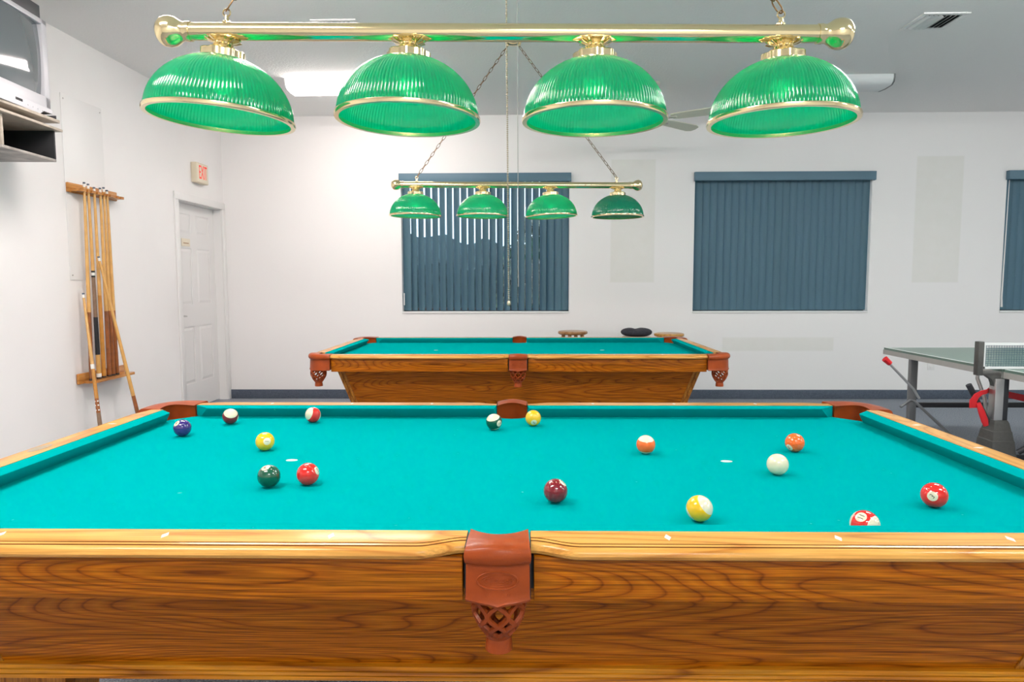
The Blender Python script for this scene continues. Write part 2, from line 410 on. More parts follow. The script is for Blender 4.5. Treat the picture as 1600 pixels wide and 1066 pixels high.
def tag(o, label, cat, group=None, kind=None):
    if label: o['label'] = label
    if cat: o['category'] = cat
    if group: o['group'] = group
    if kind: o['kind'] = kind
    return o
def struct(o): o['kind'] = 'structure'; return o
def empty(name, loc=(0, 0, 0), rot=(0, 0, 0)):
    o = bpy.data.objects.new(name, None); COL.objects.link(o); o.location = loc; o.rotation_euler = rot; o.empty_display_size = 0.1; return o
def share(name, src, parent, loc=(0, 0, 0), rot=(0, 0, 0)):
    o = src.copy(); o.name = name; COL.objects.link(o); o.parent = parent; o.location = loc; o.rotation_euler = rot; return o
def copy_tree(o, parent=None):
    c = o.copy(); COL.objects.link(c); c.parent = parent
    for ch in list(o.children): copy_tree(ch, c)
    return c
def text_geo(body, size, shear=0.0, extrude=0.0, sx=1.0):
    cu = bpy.data.curves.new('lettering', 'FONT'); cu.body = body; cu.size = size; cu.shear = shear; cu.extrude = extrude
    cu.align_x = 'CENTER'; cu.align_y = 'CENTER'; cu.resolution_u = 3
    ob = bpy.data.objects.new('lettering', cu); COL.objects.link(ob)
    dg = bpy.context.evaluated_depsgraph_get(); dg.update()
    me = bpy.data.meshes.new_from_object(ob.evaluated_get(dg))
    vs = [(v.co.x * sx, v.co.y, v.co.z) for v in me.vertices]; fs = [tuple(p.vertices) for p in me.polygons]
    bpy.data.objects.remove(ob); bpy.data.curves.remove(cu); bpy.data.meshes.remove(me)
    return vs, fs
def sm(t): t = max(0.0, min(1.0, t)); return t * t * (3 - 2 * t)

# ------------------------------------------------------------------ the room
XL, XR, YB, YF, ZC = -3.215, 7.2, 5.57, -4.2, 3.05
struct(MB().box(XL - 0.3, YF - 0.15, -0.05, XR + 0.15, YB + 0.15, 0).build('floor', 'carpet', smooth=0))
struct(MB().box(XL - 0.3, YF - 0.15, ZC, XR + 0.15, YB + 0.15, ZC + 0.1).build('ceiling', 'ceiling', smooth=0))
WIN = ((-1.285, 0.531), (1.868, 3.745), (5.155, 6.95)); WZ0, WZ1 = 0.956, 2.41
b = MB(); xs = [XL - 0.3] + [q for w in WIN for q in w] + [XR + 0.15]
b.box(xs[0], YB, 0, xs[-1], YB + 0.15, WZ0); b.box(xs[0], YB, WZ1, xs[-1], YB + 0.15, ZC)
for i in range(0, len(xs), 2): b.box(xs[i], YB, WZ0, xs[i + 1], YB + 0.15, WZ1)
struct(b.build('wall_back', 'wall_back', smooth=0))
DY0, DY1, DZ = 4.56, 5.50, 2.06
b = MB(); b.box(XL - 0.14, YF, 0, XL, DY0, ZC); b.box(XL - 0.14, DY1, 0, XL, YB, ZC); b.box(XL - 0.14, DY0, DZ, XL, DY1, ZC)
struct(b.build('wall_left', 'wall', smooth=0))
struct(MB().box(XR, YF, 0, XR + 0.15, YB, ZC).build('wall_right', 'wall', smooth=0))
struct(MB().box(XL - 0.14, YF - 0.15, 0, XR, YF, ZC).build('wall_front', 'wall', smooth=0))
struct(MB().bbox(XL, YB - 0.014, 0, XR, YB, 0.10, 0.004).build('baseboard_back', 'carpet_base'))
struct(MB().bbox(XL, YF, 0, XL + 0.014, DY0 - 0.075, 0.10, 0.004).build('baseboard_left', 'carpet_base'))

# door with casing
d = empty('door_1', (XL, (DY0 + DY1) / 2, 0)); struct(d)
hw = (DY1 - DY0) / 2
b = MB(); FX = -0.085                                     # slab face, relative to the wall plane
cols = ((-hw + 0.12, -0.055), (0.055, hw - 0.12)); rows = ((0.267, 0.84), (1.06, 1.62), (1.76, 1.955))
slab = MB().box(FX - 0.04, -hw + 0.004, 0.012, FX - 0.006, hw - 0.004, DZ - 0.004)
# raised stiles and rails around recessed panels
ys = [-hw + 0.004, cols[0][0], cols[0][1], cols[1][0], cols[1][1], hw - 0.004]
zs = [0.012, rows[0][0], rows[0][1], rows[1][0], rows[1][1], rows[2][0], rows[2][1], DZ - 0.004]
for i in (0, 2, 4): slab.box(FX - 0.01, ys[i], 0.012, FX, ys[i + 1], DZ - 0.004)
for i in (0, 2, 4, 6):
    for c0, c1 in cols: slab.box(FX - 0.01, c0, zs[i], FX, c1, zs[i + 1])
slab.build('slab', 'door', d, smooth=0)
for c0, c1 in cols:
    for z0, z1 in rows:
        g = 0.035
        MB().loft([[(FX - 0.006, c0 + 0.012, z0 + 0.012), (FX - 0.006, c1 - 0.012, z0 + 0.012), (FX - 0.006, c1 - 0.012, z1 - 0.012), (FX - 0.006, c0 + 0.012, z1 - 0.012)],
                   [(FX + 0.001, c0 + g, z0 + g), (FX + 0.001, c1 - g, z0 + g), (FX + 0.001, c1 - g, z1 - g), (FX + 0.001, c0 + g, z1 - g)]]).build('door_panel', 'door', d, smooth=0)
b = MB(); b.lathe([(0.026, 0), (0.026, 0.008), (0.012, 0.012), (0.011, 0.05), (0.0, 0.05)], (0, 0, 0), 16, Matrix.Rotation(PI / 2, 3, 'Y'))
b.tube([(0.045, 0, 0), (0.048, 0.05, 0), (0.046, 0.11, -0.004)], [0.010, 0.009, 0.007], 8)
o = b.build('handle', 'light_metal', d, loc=(FX, -hw + 0.065, 0.955)); o['label'] = 'small chrome lever handle'
jm = MB(); jm.box(-0.135, -hw - 0.0, 0, -0.001, -hw + 0.003, DZ); jm.box(-0.135, hw - 0.003, 0, -0.001, hw, DZ); jm.box(-0.135, -hw, DZ - 0.003, -0.001, hw, DZ)
jm.build('jamb', 'white_trim', d, smooth=0)
cs = MB(); cs.bbox(0.0005, -hw - 0.07, 0, 0.018, -hw, DZ - 0.0005, 0.004); cs.bbox(0.0005, hw, 0, 0.018, hw + 0.066, DZ - 0.0005, 0.004); cs.bbox(0.0005, -hw - 0.07, DZ, 0.018, hw + 0.066, DZ + 0.072, 0.004)
struct(cs.build('trim_1', 'white_trim', None, loc=(XL, (DY0 + DY1) / 2, 0)))
# small sign on the door
sg = empty('door_sign', (XL + FX, 4.86, 1.675))
MB().bbox(0.001, -0.085, -0.038, 0.007, 0.085, 0.038, 0.002).build('plate', 'cream_face', sg)
MB().box(0.007, -0.055, -0.012, 0.0078, 0.055, -0.002).build('line_of_print', 'text_brown', sg, smooth=0)
tag(sg, 'small cream room sign fixed to the white panelled door', 'sign')

# windows: frame, panes, sill
for i, (x0, x1) in enumerate(WIN):
    w = empty('window_%d' % (i + 1), (0, 0, 0)); struct(w)
    b = MB(); y0, y1 = YB + 0.10, YB + 0.14
    b.box(x0, y0, WZ0, x0 + 0.04, y1, WZ1); b.box(x1 - 0.04, y0, WZ0, x1, y1, WZ1)
    b.box(x0, y0, WZ0, x1, y1, WZ0 + 0.04); b.box(x0, y0, WZ1 - 0.04, x1, y1, WZ1)
    b.box((x0 + x1) / 2 - 0.02, y0, WZ0, (x0 + x1) / 2 + 0.02, y1, WZ1)
    b.build('window_frame', 'frame_grey', w, smooth=0)
    for k in (0, 1):
        xa = x0 + 0.04 if k == 0 else (x0 + x1) / 2 + 0.02; xb = (x0 + x1) / 2 - 0.02 if k == 0 else x1 - 0.04
        MB().box(xa, y0 + 0.015, WZ0 + 0.04, xb, y0 + 0.02, WZ1 - 0.04).build('pane', 'pane', w, smooth=0)
    MB().bbox(x0 - 0.004, YB - 0.012, WZ0 - 0.016, x1 + 0.004, YB + 0.10, WZ0 + 0.003, 0.003).build('window_sill', 'white_trim', w)

# vertical blinds
def slat_mesh():
    b = MB(); n = 6; w = 0.089; rows = []
    top, bot = 2.36, 0.970
    sec = []
    for k in range(n + 1):
        t = k / n - 0.5; sec.append((t * w, -0.011 * (1 - 4 * t * t)))
    back = [(x, y + 0.0011) for x, y in reversed(sec)]
    ring = sec + back
    b.loft([[(x, y, bot) for x, y in ring], [(x, y, top) for x, y in ring]])
    return b
slat_src = None
def blind(i, x0, x1, angs, label):
    global slat_src
    t = empty('vertical_blind', ((x0 + x1) / 2, YB, 0))
    cx = (x0 + x1) / 2
    hwid = (x1 - x0) / 2
    v = MB(); v.bbox(-hwid - 0.012, -0.055, 2.345, hwid + 0.014, -0.046, 2.437, 0.003)
    v.box(-hwid - 0.012, -0.046, 2.345, -hwid - 0.006, -0.001, 2.437); v.box(hwid + 0.008, -0.046, 2.345, hwid + 0.014, -0.001, 2.437)
    v.box(-hwid - 0.012, -0.046, 2.432, hwid + 0.014, -0.001, 2.437)
    v.build('valance', 'valance', t)
    MB().box(-hwid + 0.005, 0.03, 2.362, hwid - 0.005, 0.075, 2.40).build('head_rail', 'white_trim', t, smooth=0)
    n = len(angs); sp = (2 * hwid - 0.10) / (n - 1)
    for k, a in enumerate(angs):
        loc = (-hwid + 0.05 + k * sp, 0.05, 0)
        if slat_src is None:
            o = slat_mesh().build('slat', 'slat', t, smooth=40, loc=loc); o.rotation_euler = (0, 0, -math.radians(a)); slat_src = o
        else: share('slat', slat_src, t, loc, (0, 0, -math.radians(a)))
    return tag(t, label, 'blind')
a1 = [18] + [41 + random.uniform(-2, 2) for _ in range(19)] + [24, 12, 10]
t = blind(0, *WIN[0], a1, 'half-open blue vertical blind with daylight showing between its slats')
MB().tube([(-0.885, -0.006, 1.03), (-0.885, -0.006, 1.16)], 0.006, 8).build('cord_weight', 'white_trim', t)
t = blind(1, *WIN[1], [13 + random.uniform(-1.5, 1.5) for _ in range(24)], 'closed slate-blue vertical blind between the two tall wall patches')
MB().tube([(0.925, -0.012, 1.0), (0.925, -0.012, 2.34)], 0.003, 6).build('control_wand', 'white_trim', t)
t = blind(2, *WIN[2], [13 + random.uniform(-1.5, 1.5) for _ in range(23)], 'closed pale blue vertical blind on the window beyond the table tennis table')
MB().tube([(-0.885, -0.010, 1.0), (-0.892, -0.012, 1.10), (-0.880, -0.012, 2.34)], [0.010, 0.008, 0.003], 8).build('control_wand', 'white_trim', t)

# wall outlet
o = empty('wall_outlet', (4.455, YB, 0.375))
MB().bbox(-0.036, -0.006, -0.058, 0.036, 0, 0.058, 0.002).build('cover_plate', 'white_trim', o)
for z in (-0.024, 0.024): MB().bbox(-0.016, -0.009, z - 0.014, 0.016, -0.005, z + 0.014, 0.003).build('socket', 'white_trim', o)
tag(o, 'white wall outlet low on the wall behind the table tennis table', 'outlet')

# ------------------------------------------------------------------ outdoors, seen between the slats
struct(MB().box(-20, YB + 0.16, -0.25, 24, 30, -0.2).build('ground', 'grass', smooth=0))
def bush(name, mat, cx, cy, rx, ry, h, n, label, cat, leaf=0.10, z0=-0.2):
    t = empty(name, (cx, cy, z0)); b = MB()
    for _ in range(n):
        a = random.uniform(0, 2 * PI); q = random.random() ** 0.4; zz = random.uniform(0.08, 1.0)
        k = math.sqrt(max(0, 1 - max(0, zz * 1.05 - 0.45) ** 2 / 0.42))
        p = Vector((rx * q * k * math.cos(a), ry * q * k * math.sin(a), h * zz))
        u = Vector((random.gauss(0, 1), random.gauss(0, 1), random.gauss(0, 0.6))).normalized(); v = u.orthogonal().normalized()
        l = leaf * random.uniform(0.6, 1.3)
        b.add([p - u * l, p + v * l * 0.45, p + u * l, p - v * l * 0.45], [(0, 1, 2, 3)])
    b.build('foliage', mat, t, smooth=0)
    MB().tube([(0, 0, 0), (0.02, 0, h * 0.5), (0, 0.02, h * 0.8)], [0.05, 0.035, 0.015], 6).build('trunk', 'bark', t)
    return tag(t, label, cat)
hd = empty('clipped_hedge', (-2.4, 9.2, -0.2)); b = MB()
def hz(x): return 2.25 - 0.10 * (x + 2.0)
rings = []
for i in range(41):
    x = -4.0 + 5.4 * i / 40 * 1.1
    tz = hz(x) + 0.05 * math.sin(9 * x) + random.uniform(-0.03, 0.03)
    rings.append([(x + 2.4, -0.5 + random.uniform(-.05, .05), 0), (x + 2.4, 0.5, 0), (x + 2.4, 0.45, tz * 0.8), (x + 2.4, 0.2, tz), (x + 2.4, -0.25, tz), (x + 2.4, -0.5 + random.uniform(-.05, .05), tz * 0.8)])
b.loft(rings).build('foliage', 'leaf2', hd, smooth=0)
tag(hd, 'tall dark clipped hedge outside, glimpsed through the open blind', 'hedge')
bush('leafy_shrub', 'leaf', 0.35, 8.0, 0.75, 0.6, 2.35, 1500, 'loose leafy shrub outside the window with the open blind', 'shrub')

# ------------------------------------------------------------------ pool table (built once, then copied)
A, B_, CU, ZS, ZR = 1.27, 0.635, 0.05, 0.76, 0.802
IX, IY = A + CU, B_ + CU                                  # back line of the cushions
def make_table():
    T = empty('pool_table')
    # bed: slate under cloth with cut corners and bites at the side pockets
    ex, ey = A + 0.035, B_ + 0.035
    bx_, by_ = ex - 0.075, ey - 0.085
    def side_bite(sg):
        pts = []
        for k in range(9):
            a = PI * k / 8; pts.append((0.058 * math.cos(a), sg * (ey - 0.045 * math.sin(a))))
        return pts
    top = side_bite(1)                                     # goes from +x to -x
    bot = [(-x, y) for x, y in side_bite(-1)]
    poly = [(ex, -by_), (ex, by_), (bx_, ey)] + top + [(-bx_, ey), (-ex, by_), (-ex, -by_), (-bx_, -ey)] + bot + [(bx_, -ey)]
    MB().prism(poly, ZS - 0.035, ZS).build('bed_cloth', 'cloth', T, smooth=0)
    # cushions
    prof = [(0.0, 0.037), (0.003, 0.0385), (CU, 0.0405), (CU, 0.0), (0.028, 0.0), (0.003, 0.031)]
    def cushion(axis, sg, n0, n1, d0, d1):
        """n0,n1 ends of the nose along the rail; d0,d1 how far the back runs past them"""
        r0, r1 = [], []
        for s_, z in prof:
            a0 = n0 - d0 * s_ / CU; a1 = n1 + d1 * s_ / CU
            if axis == 'x': r0.append((a0, sg * (B_ + s_), ZS + z)); r1.append((a1, sg * (B_ + s_), ZS + z))
            else: r0.append((sg * (A + s_), a0, ZS + z)); r1.append((sg * (A + s_), a1, ZS + z))
        MB().loft([r0, r1]).build('cushion', 'cloth', T, smooth=30)
    for sg in (-1, 1):
        cushion('x', sg, 0.068, 1.178, 0.008, 0.062); cushion('x', sg, -1.178, -0.068, 0.062, 0.008)
        cushion('y', sg, -0.535, 0.535, 0.046, 0.046)
    # rails: flat top, double groove, rounded outer edge that swings in beside the pockets
    rp = [(0.0, 0.802), (0.052, 0.802), (0.0605, 0.8013), (0.0625, 0.7965), (0.0645, 0.8006), (0.0695, 0.7995), (0.0715, 0.7945), (0.0738, 0.7984),
          (0.080, 0.7955), (0.0845, 0.7905), (0.086, 0.785), (0.083, 0.779), (0.076, 0.775), (0.055, 0.774), (0.0, 0.774)]
    def rail(axis, sg, a0, a1, e0, e1, mat):
        st = sorted(set([a0, a1] + [a0 + 0.09 * k / 8 for k in range(9)] + [a1 - 0.09 * k / 8 for k in range(9)]))
        rings = []
        for a in st:
            sc = 0.030 * ((1 - sm((a - a0) / 0.09)) * e0 + (1 - sm((a1 - a) / 0.09)) * e1)
            ring = []
            for s_, z in rp:
                q = s_ - sc * sm((s_ - 0.02) / 0.035)
                ring.append((a, sg * (IY + q), z) if axis == 'x' else (sg * (IX + q), a, z))
            rings.append(ring)
        rl = MB().loft(rings).build('rail', mat, T, smooth=28)
        g = MB()                                            # dark stain lying in the two grooves
        for gs, gz in ((0.0625, 0.7997), (0.0716, 0.7980)):
            rr = []
            for a in st:
                sc = 0.030 * ((1 - sm((a - a0) / 0.09)) * e0 + (1 - sm((a1 - a) / 0.09)) * e1); q = gs - sc * sm((gs - 0.02) / 0.035)
                rr.append([(a, sg * (IY + q + d_), gz + z_) if axis == 'x' else (sg * (IX + q + d_), a, gz + z_) for d_, z_ in ((-0.0016, 0.0009), (0.0016, 0.0002), (0.0, -0.003))])
            g.loft(rr)
        g.build('groove', 'groove', rl, smooth=0)
    for sg in (-1, 1):
        rail('x', sg, 0.0606, 1.238, 1, 0.5, 'oakrail_x'); rail('x', sg, -1.238, -0.0606, 0.5, 1, 'oakrail_x')
        rail('y', sg, -0.585, 0.585, 0.5, 0.5, 'oakrail_y')
    # sights
    def sight(x, y, ax):
        l, h = 0.0150, 0.0062
        q = [(x + h, y), (x, y + l), (x - h, y), (x, y - l)] if ax == 'x' else [(x + l, y), (x, y + h), (x - l, y), (x, y - h)]
        MB().prism(q, 0.8015, 0.8026).build('sight', 'inlay', T, smooth=0)
    for sg in (-1, 1):
        for k in (-3, -2, -1, 1, 2, 3): sight(k * 0.3175, sg * (IY + 0.032), 'x')
        for k in (-1, 0, 1):
            if not (sg == -1 and k == 0): sight(sg * (IX + 0.036), k * 0.3175, 'y')
    el = [(-(IX + 0.040) + 0.017 * math.cos(2 * PI * k / 24), -0.03 + 0.048 * math.sin(2 * PI * k / 24)) for k in range(24)]
    MB().prism(el, 0.8015, 0.8027).build('nameplate', 'plate', T, smooth=0)
    for sg in (-1, 1):
        MB().prism([(sg * A / 2 + 0.017 * math.cos(2 * PI * k / 20), 0.012 * math.sin(2 * PI * k / 20)) for k in range(20)], ZS, ZS + 0.0006).build('spot', 'spot', T, smooth=0)
    # aprons
    for sg in (-1, 1):
        for x0, x1 in ((0.066, 1.236), (-1.236, -0.066)):
            y0, y1 = sorted((sg * 0.715, sg * 0.745)); MB().bbox(x0, y0, 0.690, x1, y1, 0.7745, 0.002).build('apron', 'oak_x', T)
        x0, x1 = sorted((sg * 1.350, sg * 1.380)); MB().bbox(x0, -0.585, 0.690, x1, 0.585, 0.7745, 0.002).build('apron', 'oak_y', T)
    # under frame between the aprons and the bed (keeps light from falling through)
    MB().box(-1.215, -0.60, 0.69, 1.215, 0.60, 0.722).build('under_frame', 'oak_x', T, smooth=0)
    # tapered body
    z1, z0 = 0.690, 0.440
    X1, Y1, X0, Y0 = 1.232, 0.600, 1.155, 0.523
    t = 0.03
    for sg in (-1, 1):
        MB().loft([[(-X0, sg * Y0, z0), (X0, sg * Y0, z0), (X0 - t, sg * (Y0 - t), z0), (-X0 + t, sg * (Y0 - t), z0)],
                   [(-X1, sg * Y1, z1), (X1, sg * Y1, z1), (X1 - t, sg * (Y1 - t), z1), (-X1 + t, sg * (Y1 - t), z1)]]).build('body_panel', 'oak_x', T, smooth=0)
        MB().loft([[(sg * X0, -Y0, z0), (sg * X0, Y0, z0), (sg * (X0 - t), Y0 - t, z0), (sg * (X0 - t), -Y0 + t, z0)],
                   [(sg * X1, -Y1, z1), (sg * X1, Y1, z1), (sg * (X1 - t), Y1 - t, z1), (sg * (X1 - t), -Y1 + t, z1)]]).build('body_panel', 'oak_y', T, smooth=0)
    # corner mouldings: two reeds on each face at every sloping corner
    for sx in (-1, 1):
        for sy in (-1, 1):
            b = MB()
            for (w0, w1, pr_) in ((-0.004, 0.018, 0.006), (0.022, 0.040, 0.004)):
                ring = lambda X, Y, z: [(sx * (X - w0), sy * (Y + pr_), z), (sx * (X - w1), sy * (Y + pr_), z), (sx * (X - w1), sy * (Y - 0.01), z), (sx * (X - w0), sy * (Y - 0.01), z)]
                b.loft([ring(X0, Y0, z0), ring(X1, Y1, z1)])
                ring2 = lambda X, Y, z: [(sx * (X + pr_), sy * (Y - w0 - 0.001), z), (sx * (X + pr_), sy * (Y - w1), z), (sx * (X - 0.01), sy * (Y - w1), z), (sx * (X - 0.01), sy * (Y - w0 - 0.001), z)]
                b.loft([ring2(X0, Y0, z0), ring2(X1, Y1, z1)])
            b.build('corner_moulding', 'oaktrim_z', T, smooth=0)
    # base moulding with two grooves
    mp = [(0.0, 0.440), (0.012, 0.438), (0.013, 0.428), (0.010, 0.4265), (0.013, 0.425), (0.015, 0.4185), (0.012, 0.417), (0.015, 0.4155), (0.017, 0.4085), (0.0, 0.4085)]
    for sg in (-1, 1):
        MB().loft([[(-X0 - o, sg * (Y0 + o), z) for o, z in mp], [(X0 + o, sg * (Y0 + o), z) for o, z in mp]]).build('base_moulding', 'oaktrim_x', T, smooth=30)
        MB().loft([[(sg * (X0 + o), -Y0 - o, z) for o, z in mp], [(sg * (X0 + o), Y0 + o, z) for o, z in mp]]).build('base_moulding', 'oaktrim_y', T, smooth=30)
    MB().box(-X0, -Y0, 0.4095, X0, Y0, 0.430).build('bottom_board', 'oak_x', T, smooth=0)
    for sx in (-1, 1):
        for sy in (-1, 1):
            c = (sx * 1.075, sy * 0.42)
            q = lambda h, z: [(c[0] - h, c[1] - h, z), (c[0] + h, c[1] - h, z), (c[0] + h, c[1] + h, z), (c[0] - h, c[1] + h, z)]
            MB().loft([q(0.056, 0.0), q(0.062, 0.03), q(0.050, 0.05), q(0.064, 0.30), q(0.076, 0.36), q(0.076, 0.4095)]).build('leg', 'oaktrim_z', T, smooth=0)
    # pockets: leather collar, hanging shield, woven net
    emb_v, emb_f = text_geo('Olhausen', 0.019, 0.35, 0.0012)
    def pocket(outer, inner, nrm, net_c, front=None, crown=0.004):
        n = len(outer); rings = []
        for i in range(n):
            (ox, oy), (ix, iy) = outer[i], inner[i]; nx, ny = nrm[i]
            t_ = i / (n - 1); wave = 0.004 * math.sin(PI * t_) + 0.005 * max(0, 1 - abs(t_ - 0.5) / 0.16) ** 1.5 + 0.002; lift = crown * math.sin(PI * t_) - 0.0025
            mx_, my_ = (ox + ix) / 2, (oy + iy) / 2
            O = lambda e, z: (ox + nx * e, oy + ny * e, z)
            rings.append([O(-0.002, 0.705 - wave), O(0.002, 0.703 - wave), O(0.004, 0.7075 - wave), O(0.0015, 0.711 - wave), O(0.0, 0.720), O(-0.002, 0.765), O(-0.003, 0.770),
                          O(0.004, 0.773), O(0.009, 0.781), O(0.010, 0.790 + lift * 0.3), O(0.006, 0.799 + lift * 0.7), O(-0.003, 0.8055 + lift), (mx_, my_, 0.8065 + lift), (ix, iy, 0.8035 + lift * 0.6),
                          (ix + nx * 0.006, iy + ny * 0.006, 0.796), (ix + nx * 0.010, iy + ny * 0.010, 0.775), (ix + nx * 0.006, iy + ny * 0.006, 0.72), (ix + nx * 0.012, iy + ny * 0.012, 0.70)])
        P_ = MB().loft(rings).build('pocket', 'leather', T, smooth=40)
        # net
        cx, cy = net_c; NET = MB()
        pr = [(0.044, 0.708), (0.049, 0.69), (0.049, 0.67), (0.043, 0.65), (0.033, 0.634), (0.024, 0.622)]
        def rad(t_):
            x = t_ * (len(pr) - 1); i = min(int(x), len(pr) - 2); f = x - i
            return pr[i][0] * (1 - f) + pr[i + 1][0] * f, pr[i][1] * (1 - f) + pr[i + 1][1] * f
        for dr in (-1, 1):
            for k in range(8):
                path, rr = [], []
                for j in range(15):
                    t_ = j / 14; r, z = rad(t_)
                    ph = 2 * PI * (k + 0.5) / 8 + dr * (PI / 8) * (1 - math.cos(2.5 * PI * t_)) * 1.0
                    path.append((cx + r * math.cos(ph), cy + r * math.sin(ph), z)); rr.append(0.0054 if dr == 1 else 0.0050)
                NET.tube(path, rr, 5)
        NET.lathe([(0.026, 0.626), (0.027, 0.618), (0.023, 0.612), (0.025, 0.606), (0.026, 0.588), (0.020, 0.588), (0.019, 0.626)], (cx, cy, 0), 20)
        NET.build('net', 'leather', P_, smooth=50)
        if front:
            # embossed oval with script and a band of short ridges
            E = MB(); fy = front
            sgn = -1 if fy < 0 else 1
            ring = [(0.037 * math.cos(2 * PI * k / 40), fy, 0.744 + 0.0165 * math.sin(2 * PI * k / 40)) for k in range(40)]
            E.tube(ring, 0.0015, 5, loop=True)
            E.tube([(0.032 * math.cos(a), fy, 0.741 + 0.0135 * math.sin(a)) for a in [PI * (0.1 + 0.8 * k / 20) for k in range(21)]], 0.0008, 5)
            E.tube([(-0.012, fy, 0.7335), (0.0, fy, 0.732), (0.012, fy, 0.7335)], 0.0008, 5)
            E.tube([(-0.014, fy, 0.738), (0.005, fy, 0.7365), (0.022, fy, 0.7385)], 0.0007, 5)
            for k in range(13): E.tube([(-0.022 + 0.044 * k / 12, fy, 0.7145), (-0.022 + 0.044 * k / 12, fy, 0.7205)], 0.0006, 4)
            E.add([(-sgn * x * 0.72, fy + sgn * z * 0.6, 0.7440 + y * 0.72) for x, y, z in emb_v], emb_f)
            o = E.build('emblem', 'leather', P_, smooth=40); o['label'] = 'embossed oval maker emblem'
    # side pockets
    N_ = 15
    for sg in (-1, 1):
        outer, inner, nr = [], [], []
        for i in range(N_):
            u = -1 + 2 * i / (N_ - 1); x = 0.0585 * u
            outer.append((x, sg * (0.768 + 0.013 * (1 - u * u)))); inner.append((x * 0.95, sg * (IY - 0.010 + 0.040 * (1 - u * u)))); nr.append((0.25 * u, sg * 0.97))
        pocket(outer, inner, nr, (0, sg * 0.724), sg * 0.7800, 0.007)
        for xg in (-1, 1):  # black blocks standing in for the shade in the gaps beside the leather
            xa, xb = sorted((xg * 0.061, xg * 0.085)); ya, yb = sorted((sg * 0.690, sg * 0.714)); pc = MB().box(xa, ya, 0.70, xb, yb, 0.7735)
            xa, xb = sorted((xg * 0.0588, xg * 0.0604)); ya, yb = sorted((sg * 0.688, sg * 0.762)); pc.box(xa, ya, 0.701, xb, yb, 0.8005).build('dark_gap_filler', 'black', T, smooth=0)
    for sx in (-1, 1):
        for sy in (-1, 1):
            outer, inner, nr = [], [], []
            C = (1.238, 0.588); rx, ry = 0.172, 0.186
            for i in range(N_):
                a = PI / 2 * (i / (N_ - 1))
                # squared-off rounding
                k = 1.0 + 0.06 * math.sin(2 * a) ** 2
                outer.append((sx * (C[0] + rx * math.sin(a) * k), sy * (C[1] + ry * math.cos(a) * k)))
                h0, h1 = (1.243, 0.668), (1.335, 0.582)
                mxx = h0[0] * (1 - i / (N_ - 1)) + h1[0] * i / (N_ - 1); myy = h0[1] * (1 - i / (N_ - 1)) + h1[1] * i / (N_ - 1)
                bl = 0.062 * math.sin(PI * i / (N_ - 1))
                inner.append((sx * (mxx + bl * 0.7), sy * (myy + bl * 0.72))); nr.append((sx * math.sin(a), sy * math.cos(a)))
            pocket(outer, inner, nr, (sx * 1.335, sy * 0.695))
    return T
T1 = make_table()
tag(T1, 'oak pool table with billiard balls scattered over its teal cloth', 'pool table', 'oak pool tables')
T2 = copy_tree(T1); T2.location = (0.005, 3.29, 0)
T2['label'] = 'oak pool table with an empty teal cloth, between the window wall and the other table'

